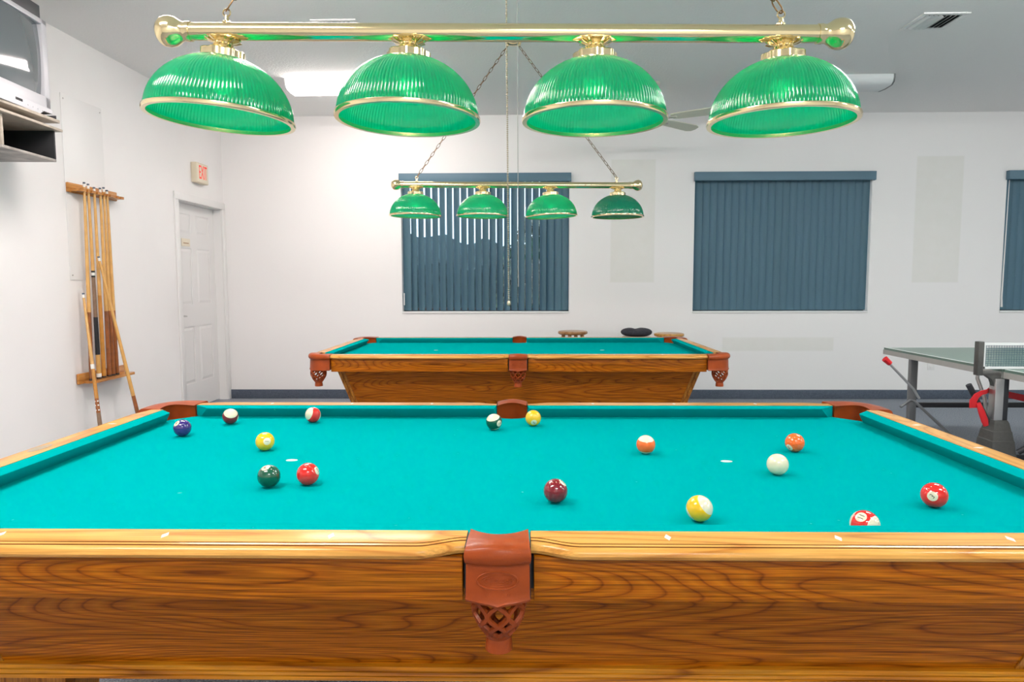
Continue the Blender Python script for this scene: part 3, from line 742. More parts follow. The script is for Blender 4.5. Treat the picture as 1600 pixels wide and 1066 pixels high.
# ------------------------------------------------------------------ balls
RB = 0.028575
def ball_mesh(mat, name):
    bm = bmesh.new(); bmesh.ops.create_uvsphere(bm, u_segments=40, v_segments=24, radius=RB)
    me = bpy.data.meshes.new(name); bm.to_mesh(me); bm.free()
    me.polygons.foreach_set('use_smooth', [True] * len(me.polygons)); me.materials.append(mat); return me
BALLS = [
 ('purple', (0.040, 0.022, 0.17), 'solid', '4', -1.113, 0.313, (-0.39, -0.6, 0.7), None, 0, 'glossy dark purple ball resting near a leather corner pocket'),
 ('maroon', (0.20, 0.008, 0.016), 'stripe', '15', -1.035, 0.516, None, (0.33, -0.51, 0.8), 0, 'maroon-striped ivory ball lying near the cushion on the window side'),
 ('red', (0.72, 0.018, 0.012), 'stripe', '11', -0.739, 0.549, None, (-0.66, -0.65, 0.38), 0, 'red-striped ball lying against the cushion, its number out of sight'),
 ('yellow', (0.86, 0.50, 0.008), 'solid', '1', -0.757, 0.117, (0.55, -0.82, 0.19), None, 1.4, 'yellow ball between the purple ball and a cloth spot'),
 ('green', (0.006, 0.085, 0.045), 'solid', '6', -0.602, -0.269, (-0.17, -0.35, 0.92), None, 0.3, 'solid dark green ball beside a solid red ball'),
 ('red', (0.72, 0.018, 0.012), 'solid', '3', -0.509, -0.247, (0.93, -0.1, 0.36), None, 0.2, 'solid red ball beside the solid dark green ball'),
 ('green', (0.006, 0.085, 0.045), 'stripe', '14', -0.059, 0.424, (0.71, -0.7, -0.08), (-0.2, -0.3, 0.93), 0, 'green-striped ball with ivory cap beside a leather side pocket'),
 ('yellow', (0.86, 0.50, 0.008), 'solid', '1', 0.08, 0.494, (0.09, -0.9, -0.43), None, 0.6, 'yellow ball at the mouth of a leather side pocket'),
 ('orange', (0.90, 0.135, 0.014), 'stripe', '13', 0.416, 0.086, None, (-0.01, -0.15, 0.99), 0, 'orange-striped ball with a level band and ivory top'),
 ('orange', (0.90, 0.135, 0.014), 'solid', '5', 0.875, 0.115, (-0.77, -0.45, -0.46), None, 0.2, 'solid orange ball just behind the cue ball'),
 ('white', (0.8, 0.76, 0.62), 'cue', None, 0.731, -0.14, None, None, 0, 'plain ivory white cue ball'),
 ('maroon', (0.20, 0.008, 0.016), 'solid', '7', 0.122, -0.385, (0.62, -0.11, 0.78), None, 0, 'solid dark maroon ball alone near the middle of the table'),
 ('yellow', (0.86, 0.50, 0.008), 'stripe', '9', 0.429, -0.509, None, (0.66, -0.42, 0.63), 0, 'yellow-striped ivory ball with a slanting yellow band'),
 ('red', (0.72, 0.018, 0.012), 'stripe', '11', 0.739, -0.605, (-0.53, -0.44, 0.73), (0.57, -0.82, -0.08), 0, 'red-striped ball with number eleven, touching a cushion'),
 ('red', (0.72, 0.018, 0.012), 'solid', '3', 0.993, -0.408, (-0.61, -0.78, 0.14), None, 0.9, 'solid red ball with its number three facing out'),
]
ball_mats, ball_mes, num_geo = {}, {}, {}
for (cn, col, kind, num, x, y, dv, av, roll, label) in BALLS:
    key = (cn, kind)
    if key not in ball_mes:
        ball_mats[key] = ball_mat('ball_%s_%s' % (cn, kind), (col[0], col[1], col[2], 1), kind); ball_mes[key] = ball_mesh(ball_mats[key], 'billiard_ball')
    o = bpy.data.objects.new('cue_ball' if kind == 'cue' else 'billiard_ball', ball_mes[key]); COL.objects.link(o)
    if av is not None and dv is None:
        a = Vector(av).normalized(); dvv = a.cross(Vector((0.3, -1, 0.2))).normalized()
        if dvv.y < 0: dvv = -dvv                              # number on the hidden side
    else: dvv = Vector(dv).normalized() if dv else Vector((1, 0, 0))
    if av is not None: az = Vector(av); az = (az - dvv * az.dot(dvv)).normalized()
    else:
        az = Vector((0, 0, 1)); az = (az - dvv * az.dot(dvv)); az = az.normalized() if az.length > 0.05 else Vector((0, 1, 0))
        az = (Matrix.Rotation(roll, 3, dvv) @ az).normalized()
    ay = az.cross(dvv)
    m3 = Matrix(((dvv.x, ay.x, az.x), (dvv.y, ay.y, az.y), (dvv.z, ay.z, az.z)))
    o.matrix_world = Matrix.Translation((x, y, ZS + RB + 0.0003)) @ m3.to_4x4()
    tag(o, label, 'ball', 'billiard balls on the pool table')
    if num and dv is not None:
        if num not in num_geo:
            bm = bmesh.new(); tv_, tf_ = text_geo(num, 0.0165, 0.0, 0.0, 0.8)
            bvs = [bm.verts.new(q) for q in tv_]
            for f_ in tf_: bm.faces.new([bvs[i] for i in f_])
            bmesh.ops.triangulate(bm, faces=list(bm.faces)); bmesh.ops.subdivide_edges(bm, edges=list(bm.edges), cuts=3, use_grid_fill=True); bm.verts.index_update()
            num_geo[num] = ([tuple(v.co) for v in bm.verts], [tuple(v.index for v in f.verts) for f in bm.faces]); bm.free()
        vs, fs = num_geo[num]
        pv = [((RB ** 2 - (vx * vx + vy * vy)) ** 0.5 + 0.00022, vx, vy) for vx, vy, _ in vs]
        MB().add(pv, fs).build('number', 'black', o, smooth=0)

# ------------------------------------------------------------------ billiard lamps
def shade_mesh():
    b = MB(); n = 480; rings = []
    hgt, R0 = 0.165, 0.192
    def pt(ph, off, k, amp):
        r = (R0 + off) * math.cos(ph); z = -0.230 + (hgt + off) * math.sin(ph)
        a = 2 * PI * k / n; rr = r + amp * (abs(math.sin(a * 60)) - 0.5) * 2 * min(1, r / 0.12)
        return (rr * math.cos(a), rr * math.sin(a), z)
    phs = [0.0 + 1.32 * i / 13 for i in range(14)]
    for ph in phs: rings.append([pt(ph, 0, k, 0.0011) for k in range(n)])
    for ph in reversed(phs): rings.append([pt(ph, -0.005, k, 0.0009) for k in range(n)])
    b.loft(rings, True, False, True)
    return b
LAMP = {}
def link_path():
    p = []
    for k in range(20):
        a = 2 * PI * k / 20
        p.append((0.0085 * math.cos(a) * (1 + 0.12 * math.sin(a) ** 2), 0, 0.0175 * math.sin(a) + (0.004 if math.sin(a) > 0 else -0.004)))
    return p
def make_lamp(loc, roll, tilts, lit, label):
    t = empty('billiard_lamp', loc, (0, roll, 0))
    MB().tube([(-0.86, 0, 0), (0.86, 0, 0)], 0.0235, 24).build('bar', 'brass', t)
    for sg in (-1, 1):
        prof = [(0.0, -0.012), (0.026, -0.012), (0.0265, 0.0), (0.025, 0.004), (0.0255, 0.012), (0.030, 0.020), (0.037, 0.030), (0.0405, 0.043), (0.0405, 0.054), (0.037, 0.066), (0.028, 0.076), (0.014, 0.082), (0.0, 0.083)]
        MB().lathe(prof, (sg * 0.858, 0, 0), 28, Matrix.Rotation(sg * PI / 2, 3, 'Y')).build('finial', 'brass', t, smooth=40)
        # hook for the chain
        h = MB(); h.lathe([(0.012, 0.021), (0.012, 0.026), (0.007, 0.030), (0.005, 0.042), (0.0, 0.042)], (sg * 0.748, 0, 0), 12)
        h.tube([(sg * 0.748 + 0.010 * math.cos(2 * PI * k / 16), 0, 0.050 + 0.010 * math.sin(2 * PI * k / 16)) for k in range(16)], 0.0022, 6, True)
        h.build('hook', 'brass', t)
    # ceiling canopy and chains
    top = ZC - loc[2]
    cn = MB(); cn.lathe([(0.0, top), (0.062, top), (0.064, top - 0.008), (0.055, top - 0.022), (0.03, top - 0.032), (0.0, top - 0.034)], (-0.03, 0, 0), 28)
    for sg in (-1, 1): cn.tube([(-0.03 + sg * 0.045 + 0.008 * math.cos(2 * PI * k / 12), 0, top - 0.034 + 0.010 * math.sin(2 * PI * k / 12)) for k in range(12)], 0.0022, 6, True)
    cn.build('canopy', 'brass', t)
    for sg in (-1, 1):
        p0 = Vector((sg * 0.748, 0, 0.056)); p1 = Vector((-0.03 + sg * 0.045, 0, top - 0.042))
        L_ = (p1 - p0).length; n = int(L_ / 0.0375); dv = (p1 - p0).normalized()
        q = dv.to_track_quat('Z', 'Y').to_matrix()
        for k in range(n):
            c = p0 + (p1 - p0) * ((k + 0.5) / n)
            rot = q @ Matrix.Rotation((k % 2) * PI / 2 + 0.5, 3, 'Z')
            if 'link' not in LAMP:
                o = MB().tube(link_path(), 0.0021, 6, True).build('chain_link', 'brass_dark', t); LAMP['link'] = o
            else: o = share('chain_link', LAMP['link'], t)
            o.location = c; o.rotation_euler = rot.to_euler()
    for i, x in enumerate((-0.757, -0.252, 0.252, 0.757)):
        rx, ry = tilts[i]
        if 'shade' not in LAMP:
            sh = shade_mesh().build('shade', 'shade', t, smooth=60); LAMP['shade'] = sh
        else: sh = share('shade', LAMP['shade'], t)
        sh.location = (x, 0, 0); sh.rotation_euler = (rx, ry, 0)
        def sub(key, mk, mat):
            if (key, mat) not in LAMP:
                o = mk().build(key, mat, sh, smooth=40); LAMP[(key, mat)] = o
            else: o = share(key, LAMP[(key, mat)], sh)
            return o
        sub('rim', lambda: MB().loft([[((0.193 + dr) * math.cos(2 * PI * k / 72), (0.193 + dr) * math.sin(2 * PI * k / 72), -0.230 + dz) for k in range(72)] for dr, dz in ((-0.0085, 0.004), (-0.0085, -0.006), (0.003, -0.006), (0.005, -0.001), (0.004, 0.005))], True, False, True), 'brass')
        sub('cup', lambda: MB().lathe([(0.0, -0.034, 0), (0.024, -0.034, 0), (0.028, -0.040, 0), (0.030, -0.046, 0), (0.054, -0.052, 0.003), (0.057, -0.055, 0.003), (0.057, -0.080, 0.003), (0.052, -0.082, 0.0), (0.0, -0.078, 0)], (0, 0, 0), 48, None, 8), 'brass')
        sub('rosette', lambda: MB().lathe([(0.0, -0.018, 0), (0.040, -0.0195, 0.004), (0.046, -0.023, 0.004), (0.036, -0.028, 0.003), (0.026, -0.031, 0.002), (0.024, -0.036, 0), (0.0, -0.036, 0)], (0, 0, 0), 60, None, 10), 'brass')
        sub('socket', lambda: MB().lathe([(0.0, -0.075), (0.019, -0.075), (0.019, -0.092), (0.0, -0.092)], (0, 0, 0), 16), 'brass')
        sub('bulb', lambda: MB().lathe([(0.0, -0.090), (0.013, -0.091), (0.015, -0.098), (0.024, -0.112), (0.030, -0.131), (0.029, -0.145), (0.021, -0.159), (0.009, -0.166), (0.0, -0.167)], (0, 0, 0), 20), 'bulb_on' if lit[i] else 'bulb_off')
    return tag(t, label, 'lamp', 'four-shade billiard lamps')
R_ = math.radians
make_lamp((-0.012, -0.05, 1.952), 0.012, [(R_(0), R_(3.5)), (R_(-1), R_(0.5)), (0, R_(-0.5)), (R_(0), R_(-1))], (1, 1, 1, 1),
          'brass bar lamp with four green glass shades above the table with the balls')
make_lamp((-0.012, 3.29, 2.003), 0.008, [(0, R_(0.6)), (0, R_(0.3)), (0, R_(-3)), (0, R_(-0.5))], (1, 1, 1, 0),
          'brass bar lamp with four green glass shades above the empty pool table')

# ------------------------------------------------------------------ fluorescent ceiling fixtures
def fixture(cx, cy, lit, label):
    t = empty('ceiling_light', (cx, cy, ZC)); hl, hw_ = 0.61, 0.15
    sec = [(-hw_, 0.0), (-hw_, -0.030), (-hw_ * 0.93, -0.062), (-hw_ * 0.72, -0.082), (0, -0.088), (hw_ * 0.72, -0.082), (hw_ * 0.93, -0.062), (hw_, -0.030), (hw_, 0.0)]
    MB().loft([[(-hl, y, z - 0.001) for y, z in sec], [(hl, y, z - 0.001) for y, z in sec]]).build('lens', lit or 'lens_off', t, smooth=40)
    for sg in (-1, 1):
        q = [(y * 1.03, z * 1.03 - 0.001) for y, z in sec]
        MB().loft([[(sg * hl, y, z) for y, z in q], [(sg * (hl + 0.012), y, z) for y, z in q]]).build('end_cap', 'fixture_white' if lit else 'grey_metal', t, smooth=40)
    return tag(t, label, 'light', 'wraparound fluorescent ceiling lights')
fixture(-1.42, 4.33, 'lens_far', 'lit fluorescent ceiling light glowing white near the corner with the door')
fixture(2.60, 4.33, None, 'unlit fluorescent ceiling light near the ceiling fan')
fixture(-1.42, 1.55, 'lens_warm', 'unseen lit fluorescent ceiling light between the two pool tables, toward the cue rack')  # lights from here down are unseen, added to light the room
fixture(-1.42, -1.2, 'lens_warm', 'unseen lit fluorescent ceiling light behind the brass lamp, toward the television wall')
fixture(2.60, 1.55, 'lens_cool', 'added unseen fluorescent ceiling light beside the table tennis table')  # cool ones put in to brighten the dim side of the room
fixture(2.60, -1.2, 'lens_cool', 'added unseen fluorescent ceiling light off the end of the table with the balls')
fixture(5.60, 1.55, 'lens_cool', 'added unseen fluorescent ceiling light beyond the table tennis table')
fixture(5.60, -1.2, 'lens_cool', 'added unseen fluorescent ceiling light in the corner away from the windows and door')
fixture(0.60, -3.2, 'lens_cool', 'added unseen fluorescent ceiling light close to the wall facing the windows')

# ceiling vents
def vent(x, y, label):
    t = empty('ceiling_vent', (x, y, ZC)); h = 0.155; k = 0.035
    b = MB(); b.bbox(-h, -h, -0.008, h, -h + k, 0, 0.002); b.bbox(-h, h - k, -0.008, h, h, 0, 0.002); b.bbox(-h, -h + k, -0.008, -h + k, h - k, 0, 0.002); b.bbox(h - k, -h + k, -0.008, h, h - k, 0, 0.002)
    b.build('frame', 'white_trim', t)
    MB().box(-h + k, -h + k, -0.0015, h - k, h - k, -0.0005).build('duct_back', 'dark_in', t, smooth=0)
    for i in range(8):
        xx = -0.105 + 0.03 * i; dx = 0.011 if i < 4 else -0.011
        MB().add([(xx - dx, -h + k, -0.002), (xx + dx, -h + k, -0.018), (xx + dx, h - k, -0.018), (xx - dx, h - k, -0.002),
                  (xx - dx + 0.002, -h + k, -0.002), (xx + dx + 0.002, -h + k, -0.018), (xx + dx + 0.002, h - k, -0.018), (xx - dx + 0.002, h - k, -0.002)],
                 [(0, 1, 2, 3), (4, 7, 6, 5), (0, 4, 5, 1), (1, 5, 6, 2), (2, 6, 7, 3), (3, 7, 4, 0)]).build('louvre', 'fixture_white', t, smooth=0)
    return tag(t, label, 'vent', 'square ceiling vents')
vent(2.845, 2.97, 'square white louvred ceiling vent toward the table tennis side')
vent(-1.245, 2.99, 'white ceiling vent toward the cue rack side')

# ceiling fans
def make_fan(loc, a0, label):
    t = empty('ceiling_fan', loc)
    MB().lathe([(0.0, 0.0), (0.075, 0.0), (0.074, -0.02), (0.05, -0.06), (0.02, -0.07), (0.0, -0.07)], (0, 0, 0), 24).build('canopy', 'fan_cream', t)
    MB().tube([(0, 0, -0.06), (0, 0, -0.20)], 0.012, 10).build('down_rod', 'fan_cream', t)
    mo = MB().lathe([(0.0, -0.19), (0.05, -0.19), (0.085, -0.205), (0.108, -0.225), (0.112, -0.26), (0.108, -0.295), (0.08, -0.315), (0.06, -0.36), (0.04, -0.38), (0.0, -0.385)], (0, 0, 0), 32).build('motor', 'fan_cream', t, smooth=40)
    for k in range(5):
        MB().lathe([(0.1105, -0.232 - 0.012 * k), (0.1145, -0.235 - 0.012 * k), (0.1105, -0.238 - 0.012 * k)], (0, 0, 0), 32).build('vent_ring', 'dark_metal', mo)
    bs = asrc = None
    for k in range(5):
        a = a0 + 2 * PI * k / 5
        if bs is None:
            ar = MB(); ar.tube([(0.09, 0, -0.315), (0.13, 0, -0.325), (0.20, 0.0, -0.322)], [0.010, 0.008, 0.008], 8)
            ar.tube([(0.20 + 0.03 * math.cos(2 * PI * q / 20), 0.022 * math.sin(2 * PI * q / 20), -0.322) for q in range(20)], 0.006, 6, True)
            asrc = ar.build('blade_arm', 'fan_cream', t)
            pl = [(0.19, -0.045), (0.24, -0.056), (0.58, -0.066), (0.635, -0.045), (0.645, 0.0), (0.635, 0.045), (0.58, 0.066), (0.24, 0.056), (0.19, 0.045)]
            cp, sp_ = math.cos(-0.22), math.sin(-0.22)
            bs = MB().prism(pl, -0.004, 0.004, lambda x, y, z: (x, y * cp - z * sp_, -0.315 + y * sp_ + z * cp)).build('blade', 'fan_blade', t, smooth=0)
            asrc.rotation_euler = bs.rotation_euler = (0, 0, a)
        else:
            share('blade_arm', asrc, t, (0, 0, 0), (0, 0, a)); share('blade', bs, t, (0, 0, 0), (0, 0, a))
    return tag(t, label, 'fan', 'ceiling fans')
make_fan((1.19, 4.42, ZC), R_(40), 'cream ceiling fan with flat blades near the window wall')
f2 = make_fan((-0.005, 0.95, ZC), R_(10), 'ceiling fan whose long beaded pull chain hangs between the two lamps')
b = MB(); z = 2.66 - ZC; zend = 1.20 - ZC
x0, x1 = -0.026 + 0.005, -0.018 + 0.005
n = int((z - zend) / 0.0078)
for k in range(n):
    t_ = k / n; b.lathe([(0.0, 0.0037), (0.0036, 0.0018), (0.0043, 0.0), (0.0036, -0.0018), (0.0, -0.0037)], (x0 + (x1 - x0) * t_, 0, z + (zend - z) * t_), 6)
b.lathe([(0.0, zend + 0.004), (0.005, zend), (0.008, zend - 0.009), (0.006, zend - 0.018), (0.0, zend - 0.021)], (x1, 0, 0), 12)
b.build('pull_chain', 'bead', f2)
MB().tube([(0.024, 0, 2.66 - ZC), (0.028, 0, 1.26 - ZC)], 0.0014, 6).build('pull_cord', 'cord', f2)

# ------------------------------------------------------------------ exit sign
t = empty('exit_sign', (XL, 4.98, 2.36))
MB().bbox(0.0, -0.125, -0.098, 0.060, 0.125, 0.098, 0.008, 3).build('housing', 'cream', t)
MB().bbox(0.055, -0.115, -0.088, 0.0625, 0.115, 0.088, 0.003).build('face', 'cream_face', t)
vs, fs = text_geo('EXIT', 0.19, 0.0, 0.0008, 0.44)
MB().add([(0.0634 + z, x, y) for x, y, z in vs], fs).build('lettering', 'exit_red', t, smooth=0)
tag(t, 'cream exit sign with red letters above the white door', 'sign')

# ------------------------------------------------------------------ acrylic sheet, cue rack and cues
t = empty('acrylic_sheet', (XL + 0.0006, 3.19, 1.30))
MB().bbox(0.0, -0.235, 0.0, 0.004, 0.24, 1.315, 0.001).build('sheet', 'acrylic', t)
for y in (-0.21, 0.215):
    for z in (0.035, 1.28): MB().lathe([(0.0, 0.006), (0.005, 0.005), (0.006, 0.0), (0.0, 0.0)], (0.003, y, z), 10, Matrix.Rotation(PI / 2, 3, 'Y')).build('screw', 'light_metal', t)
tag(t, 'tall clear acrylic sheet screwed to the wall behind the cue rack', 'panel')
XW = XL + 0.0052
rk = empty('cue_rack', (XW, 3.25, 0.54))
MB().bbox(0, -0.295, 1.385, 0.02, 0.30, 1.455, 0.006).build('back_board', 'rack_wood', rk)
MB().bbox(0, -0.295, 0.0, 0.02, 0.29, 0.078, 0.006).build('back_board', 'rack_wood', rk)
CUE_Y = [(3.05, 3.015), (3.095, 3.105), (3.165, 3.165), (3.238, 3.234), (3.282, 3.284), (3.322, 3.335)]
CX = -3.135
front = 0.095
pts = [(0.02, -0.27)] + [(front - 0.012, -0.27), (front, -0.25)]
slots = [c[0] - 3.25 for c in CUE_Y] + [0.16, 0.21]
for y in slots:
    cxl = CX - XW
    pts += [(front, y - 0.012)] + [(cxl + 0.0 - 0.012 * math.cos(q), y + 0.012 * math.sin(q)) for q in [-PI / 2 + PI * k / 6 for k in range(7)]] + [(front, y + 0.012)]
pts += [(front, 0.262), (front - 0.012, 0.28), (0.02, 0.28)]
MB().prism(pts, 1.395, 1.413).build('notched_shelf', 'rack_wood', rk, smooth=0)
MB().prism([(0.02, -0.255), (0.085, -0.255), (0.115, -0.225), (0.115, 0.26), (0.095, 0.28), (0.02, 0.28)], 0.005, 0.024).build('butt_shelf', 'rack_wood', rk, smooth=0)
tag(rk, 'wall-mounted oak cue rack with notched upper shelf', 'cue rack')
def cue(p0, p1, style, label):
    """p0 butt, p1 tip"""
    p0, p1 = Vector(p0), Vector(p1); L_ = (p1 - p0).length
    t = empty('cue_stick', p0); t.rotation_euler = (p1 - p0).to_track_quat('Z', 'Y').to_euler()
    rad = lambda z: 0.0165 + (0.0085 - 0.0165) * (z / L_)
    seg = lambda z0, z1, e=0.0: [(0.0, z0), (rad(z0) + e, z0), (rad((z0 + z1) / 2) + e, (z0 + z1) / 2), (rad(z1) + e, z1), (0.0, z1)]
    P_ = lambda nm, z0, z1, mat, e=0.0: MB().lathe(seg(z0, z1, e), (0, 0, 0), 12).build(nm, mat, t, smooth=40)
    P_('bumper', 0.0, 0.012, 'black')
    if style == 'house':
        P_('butt', 0.012, 0.50, 'cue_dark'); P_('shaft', 0.50, L_ - 0.035, 'cue_maple')
    elif style == 'darkend':
        P_('butt', 0.012, 0.42, 'cue_dark'); P_('shaft', 0.42, L_ - 0.035, 'cue_maple')
    elif style == 'honey':
        P_('butt', 0.012, 0.62, 'cue_honey'); P_('shaft', 0.62, L_ - 0.035, 'cue_maple')
    elif style == 'wrap':
        P_('cap', 0.012, 0.04, 'ferrule', 0.001); P_('butt_sleeve', 0.04, 0.18, 'cue_maple'); P_('wrap', 0.18, 0.46, 'black_wrap', 0.0006)
        P_('forearm', 0.46, 0.755, 'cue_brown'); P_('ring', 0.755, 0.768, 'black_wrap', 0.0006); P_('joint', 0.768, 0.79, 'ferrule', 0.0003); P_('ring', 0.79, 0.803, 'black_wrap', 0.0006); P_('shaft', 0.803, L_ - 0.035, 'cue_maple')
    elif style == 'brown':
        P_('butt', 0.012, 0.345, 'cue_brown'); P_('inlay_band', 0.345, 0.45, 'cue_dark'); P_('forearm', 0.45, 0.665, 'cue_honey'); P_('joint', 0.665, 0.70, 'ferrule', 0.0005); P_('shaft', 0.70, L_ - 0.035, 'cue_maple')
        for z in (0.365, 0.40, 0.43):
            for k in range(4): MB().lathe([(0.0, -0.004), (0.006, -0.004), (0.0055, 0.0006), (0.0, 0.001)], (rad(z) * math.cos(k * PI / 2), rad(z) * math.sin(k * PI / 2), z), 10, Matrix.Rotation(k * PI / 2, 3, 'Z') @ Matrix.Rotation(PI / 2, 3, 'Y')).build('inlay_dot', 'ferrule', t)
    P_('ferrule', L_ - 0.035, L_ - 0.012, 'ferrule'); P_('tip', L_ - 0.012, L_, 'tip_blue')
    return tag(t, label, 'cue stick', 'pool cues at the wall rack')
sty = ['house', 'wrap', 'honey', 'house', 'house', 'house']
lab = ['pool cue in the first notch of the rack, behind the short leaning cue', 'pool cue with black linen wrap and white ringed joint, standing in the rack', 'honey-butted pool cue standing in the rack beside the black-wrapped cue',
       'dark-butted pool cue standing in the rack, fourth from the shelf end with the empty notch', 'dark-butted pool cue standing fifth in the rack', 'dark-butted pool cue in the rack, farthest toward the door']
ztop = [2.005, 2.000, 1.985, 1.990, 2.000, 1.985]
for i, (yt, yb) in enumerate(CUE_Y): cue((CX, yb, 0.566), (CX, yt, ztop[i]), sty[i], lab[i])
cue((-2.99, 2.885, 0.002), (-3.156, 3.004, 1.206), 'brown', 'short brown-butted cue leaning on the wall below the rack')
cue((-2.90, 3.275, 0.002), (-3.098, 3.115, 1.475), 'darkend', 'long cue with dark butt slanting across the racked cues to the floor')

# ------------------------------------------------------------------ television on its wall bracket
tv = empty('wall_shelf', (XL + 0.022, 1.985, 2.015), (0, 0, R_(3)))
MB().bbox(0.0, -0.205, 0.0, 0.40, 0.27, 0.016, 0.002).build('bottom_board', 'laminate', tv)
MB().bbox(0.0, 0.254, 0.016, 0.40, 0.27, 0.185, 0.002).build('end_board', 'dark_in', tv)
MB().bbox(0.0, -0.205, 0.0165, 0.40, -0.189, 0.1845, 0.002).build('end_board', 'board_edge', tv)
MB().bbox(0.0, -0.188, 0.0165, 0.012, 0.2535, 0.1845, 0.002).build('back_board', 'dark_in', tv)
MB().bbox(0.0, -0.31, 0.185, 0.43, 0.30, 0.200, 0.002).build('middle_board', 'board_edge', tv)
MB().bbox(0.0, -0.31, 0.232, 0.43, 0.275, 0.250, 0.002).build('top_board', 'board_edge', tv)
for y in (-0.24, 0.20): MB().box(0.02, y, 0.199, 0.06, y + 0.04, 0.233).build('spacer', 'dark_in', tv, smooth=0)
tag(tv, 'grey laminate wall shelf with open compartment under the television', 'shelf')
tv = empty('television', (XL + 0.042, 1.965, 2.268), (0, 0, R_(5)))
fx = 0.40                                                 # face plane
w0, w1, h0, h1 = -0.43, 0.235, 0.0, 0.56
sw0, sw1, sh0, sh1 = -0.37, 0.185, 0.115, 0.53
b = MB()
b.bbox(fx - 0.06, w0, h0 + 0.02, fx, sw0, h1, 0.006); b.bbox(fx - 0.06, sw1, h0 + 0.02, fx, w1, h1, 0.006)
b.bbox(fx - 0.06, w0, sh1, fx, w1, h1, 0.006); b.bbox(fx - 0.06, w0, h0 + 0.02, fx, w1, sh0, 0.006)
b.build('bezel', 'tv_silver', tv)
MB().prism([(-0.40, 0.02), (-0.30, -0.004), (0.10, -0.004), (0.14, 0.02), (0.225, 0.02), (0.225, 0.045), (-0.40, 0.045)], fx - 0.01, fx + 0.012, lambda x, y, z: (z, x, y)).build('control_panel', 'tv_silver', tv, smooth=0)
MB().box(fx + 0.011, -0.12, 0.022, fx + 0.0135, -0.06, 0.036).build('av_sockets', 'dark_in', tv, smooth=0)
for k in range(4): MB().lathe([(0.0, 0.003), (0.004, 0.002), (0.004, 0.0), (0.0, 0.0)], (fx + 0.012, -0.01 + 0.045 * k, 0.018), 8, Matrix.Rotation(PI / 2, 3, 'Y')).build('button', 'tv_silver', tv)
sc = MB(); rings = []
for i in range(13):
    yy = sw0 + (sw1 - sw0) * i / 12
    rings.append([(fx - 0.028 + 0.022 * (1 - (2 * i / 12 - 1) ** 2) * 0.9 + 0.012 * (1 - (2 * j / 12 - 1) ** 2), yy, sh0 + (sh1 - sh0) * j / 12) for j in range(13)])
sc.loft(rings, False, False); sc.build('screen', 'tv_screen', tv, smooth=60)
MB().loft([[(fx - 0.055, w0 + 0.005, h0 + 0.02), (fx - 0.055, w1 - 0.005, h0 + 0.02), (fx - 0.055, w1 - 0.005, h1 - 0.004), (fx - 0.055, w0 + 0.005, h1 - 0.004)],
           [(fx - 0.20, w0 + 0.03, h0 + 0.005), (fx - 0.20, w1 - 0.03, h0 + 0.005), (fx - 0.20, w1 - 0.03, h1 - 0.02), (fx - 0.20, w0 + 0.03, h1 - 0.02)],
           [(fx - 0.36, w0 + 0.14, h0 + 0.005), (fx - 0.36, w1 - 0.14, h0 + 0.005), (fx - 0.36, w1 - 0.14, h1 - 0.14), (fx - 0.36, w0 + 0.14, h1 - 0.14)]]).build('back_shell', 'tv_silver', tv, smooth=0)
MB().box(fx - 0.10, w0 + 0.04, h0 - 0.001, fx - 0.06, w1 - 0.04, h0 + 0.022).build('foot', 'tv_dark', tv, smooth=0)
tag(tv, 'silver tube television standing on the wall shelf', 'television')
# strap bracket holding the set
br = empty('television_bracket', (XL + 0.02, 1.965, 2.266), (0, 0, R_(5)))
b = MB(); b.box(0.02, 0.245, 0.0, 0.44, 0.25, 0.02); b.bbox(0.30, 0.243, 0.0, 0.335, 0.249, 0.62, 0.001)
b.build('side_strap', 'tv_dark', br)
MB().bbox(0.10, -0.36, 0.575, 0.38, 0.25, 0.66, 0.004).build('top_plate', 'tv_dark', br)
b = MB(); b.bbox(0.30, 0.249, 0.285, 0.335, 0.30, 0.30, 0.002); b.bbox(0.31, 0.28, 0.295, 0.332, 0.30, 0.33, 0.002); b.build('clamp', 'black', br)
tag(br, 'dark metal strap bracket clamped around the television', 'bracket')

# ------------------------------------------------------------------ stools behind the far table
def stool(x, y, h, mat, label, r=0.15, a0=0.4):
    t = empty('bar_stool', (x, y, 0), (0, 0, a0))
    MB().lathe([(0.0, h - 0.035), (r - 0.02, h - 0.035), (r - 0.004, h - 0.028), (r, h - 0.016), (r - 0.004, h - 0.004), (r - 0.015, h), (0.0, h - 0.004)], (0, 0, 0), 36).build('seat', mat, t, smooth=50)
    for k in range(4):
        a = PI / 4 + PI / 2 * k; c, s_ = math.cos(a), math.sin(a)
        MB().tube([(0.19 * c, 0.19 * s_, 0), (0.098 * c, 0.098 * s_, h - 0.036)], [0.015, 0.019], 10).build('leg', mat, t)
    for zz, rr in ((0.22, 0.168), (0.42, 0.144)):
        for k in range(4):
            a, a2 = PI / 4 + PI / 2 * k, PI / 4 + PI / 2 * (k + 1)
            MB().tube([(rr * math.cos(a), rr * math.sin(a), zz), (rr * math.cos(a2), rr * math.sin(a2), zz)], 0.009, 8).build('rung', mat, t)
    return tag(t, label, 'stool', 'wooden stools along the window wall')
stool(0.535, 5.02, 0.785, 'stool_wood', 'brown wooden stool under the half-open blind')
stool(1.505, 5.02, 0.762, 'stool_honey', 'honey wooden stool beside the dark cushion', a0=0.6)
stool(1.205, 5.20, 0.715, 'stool_wood', 'wooden stool hidden under the dark cushion', a0=0.2)
c = MB(); rings = []
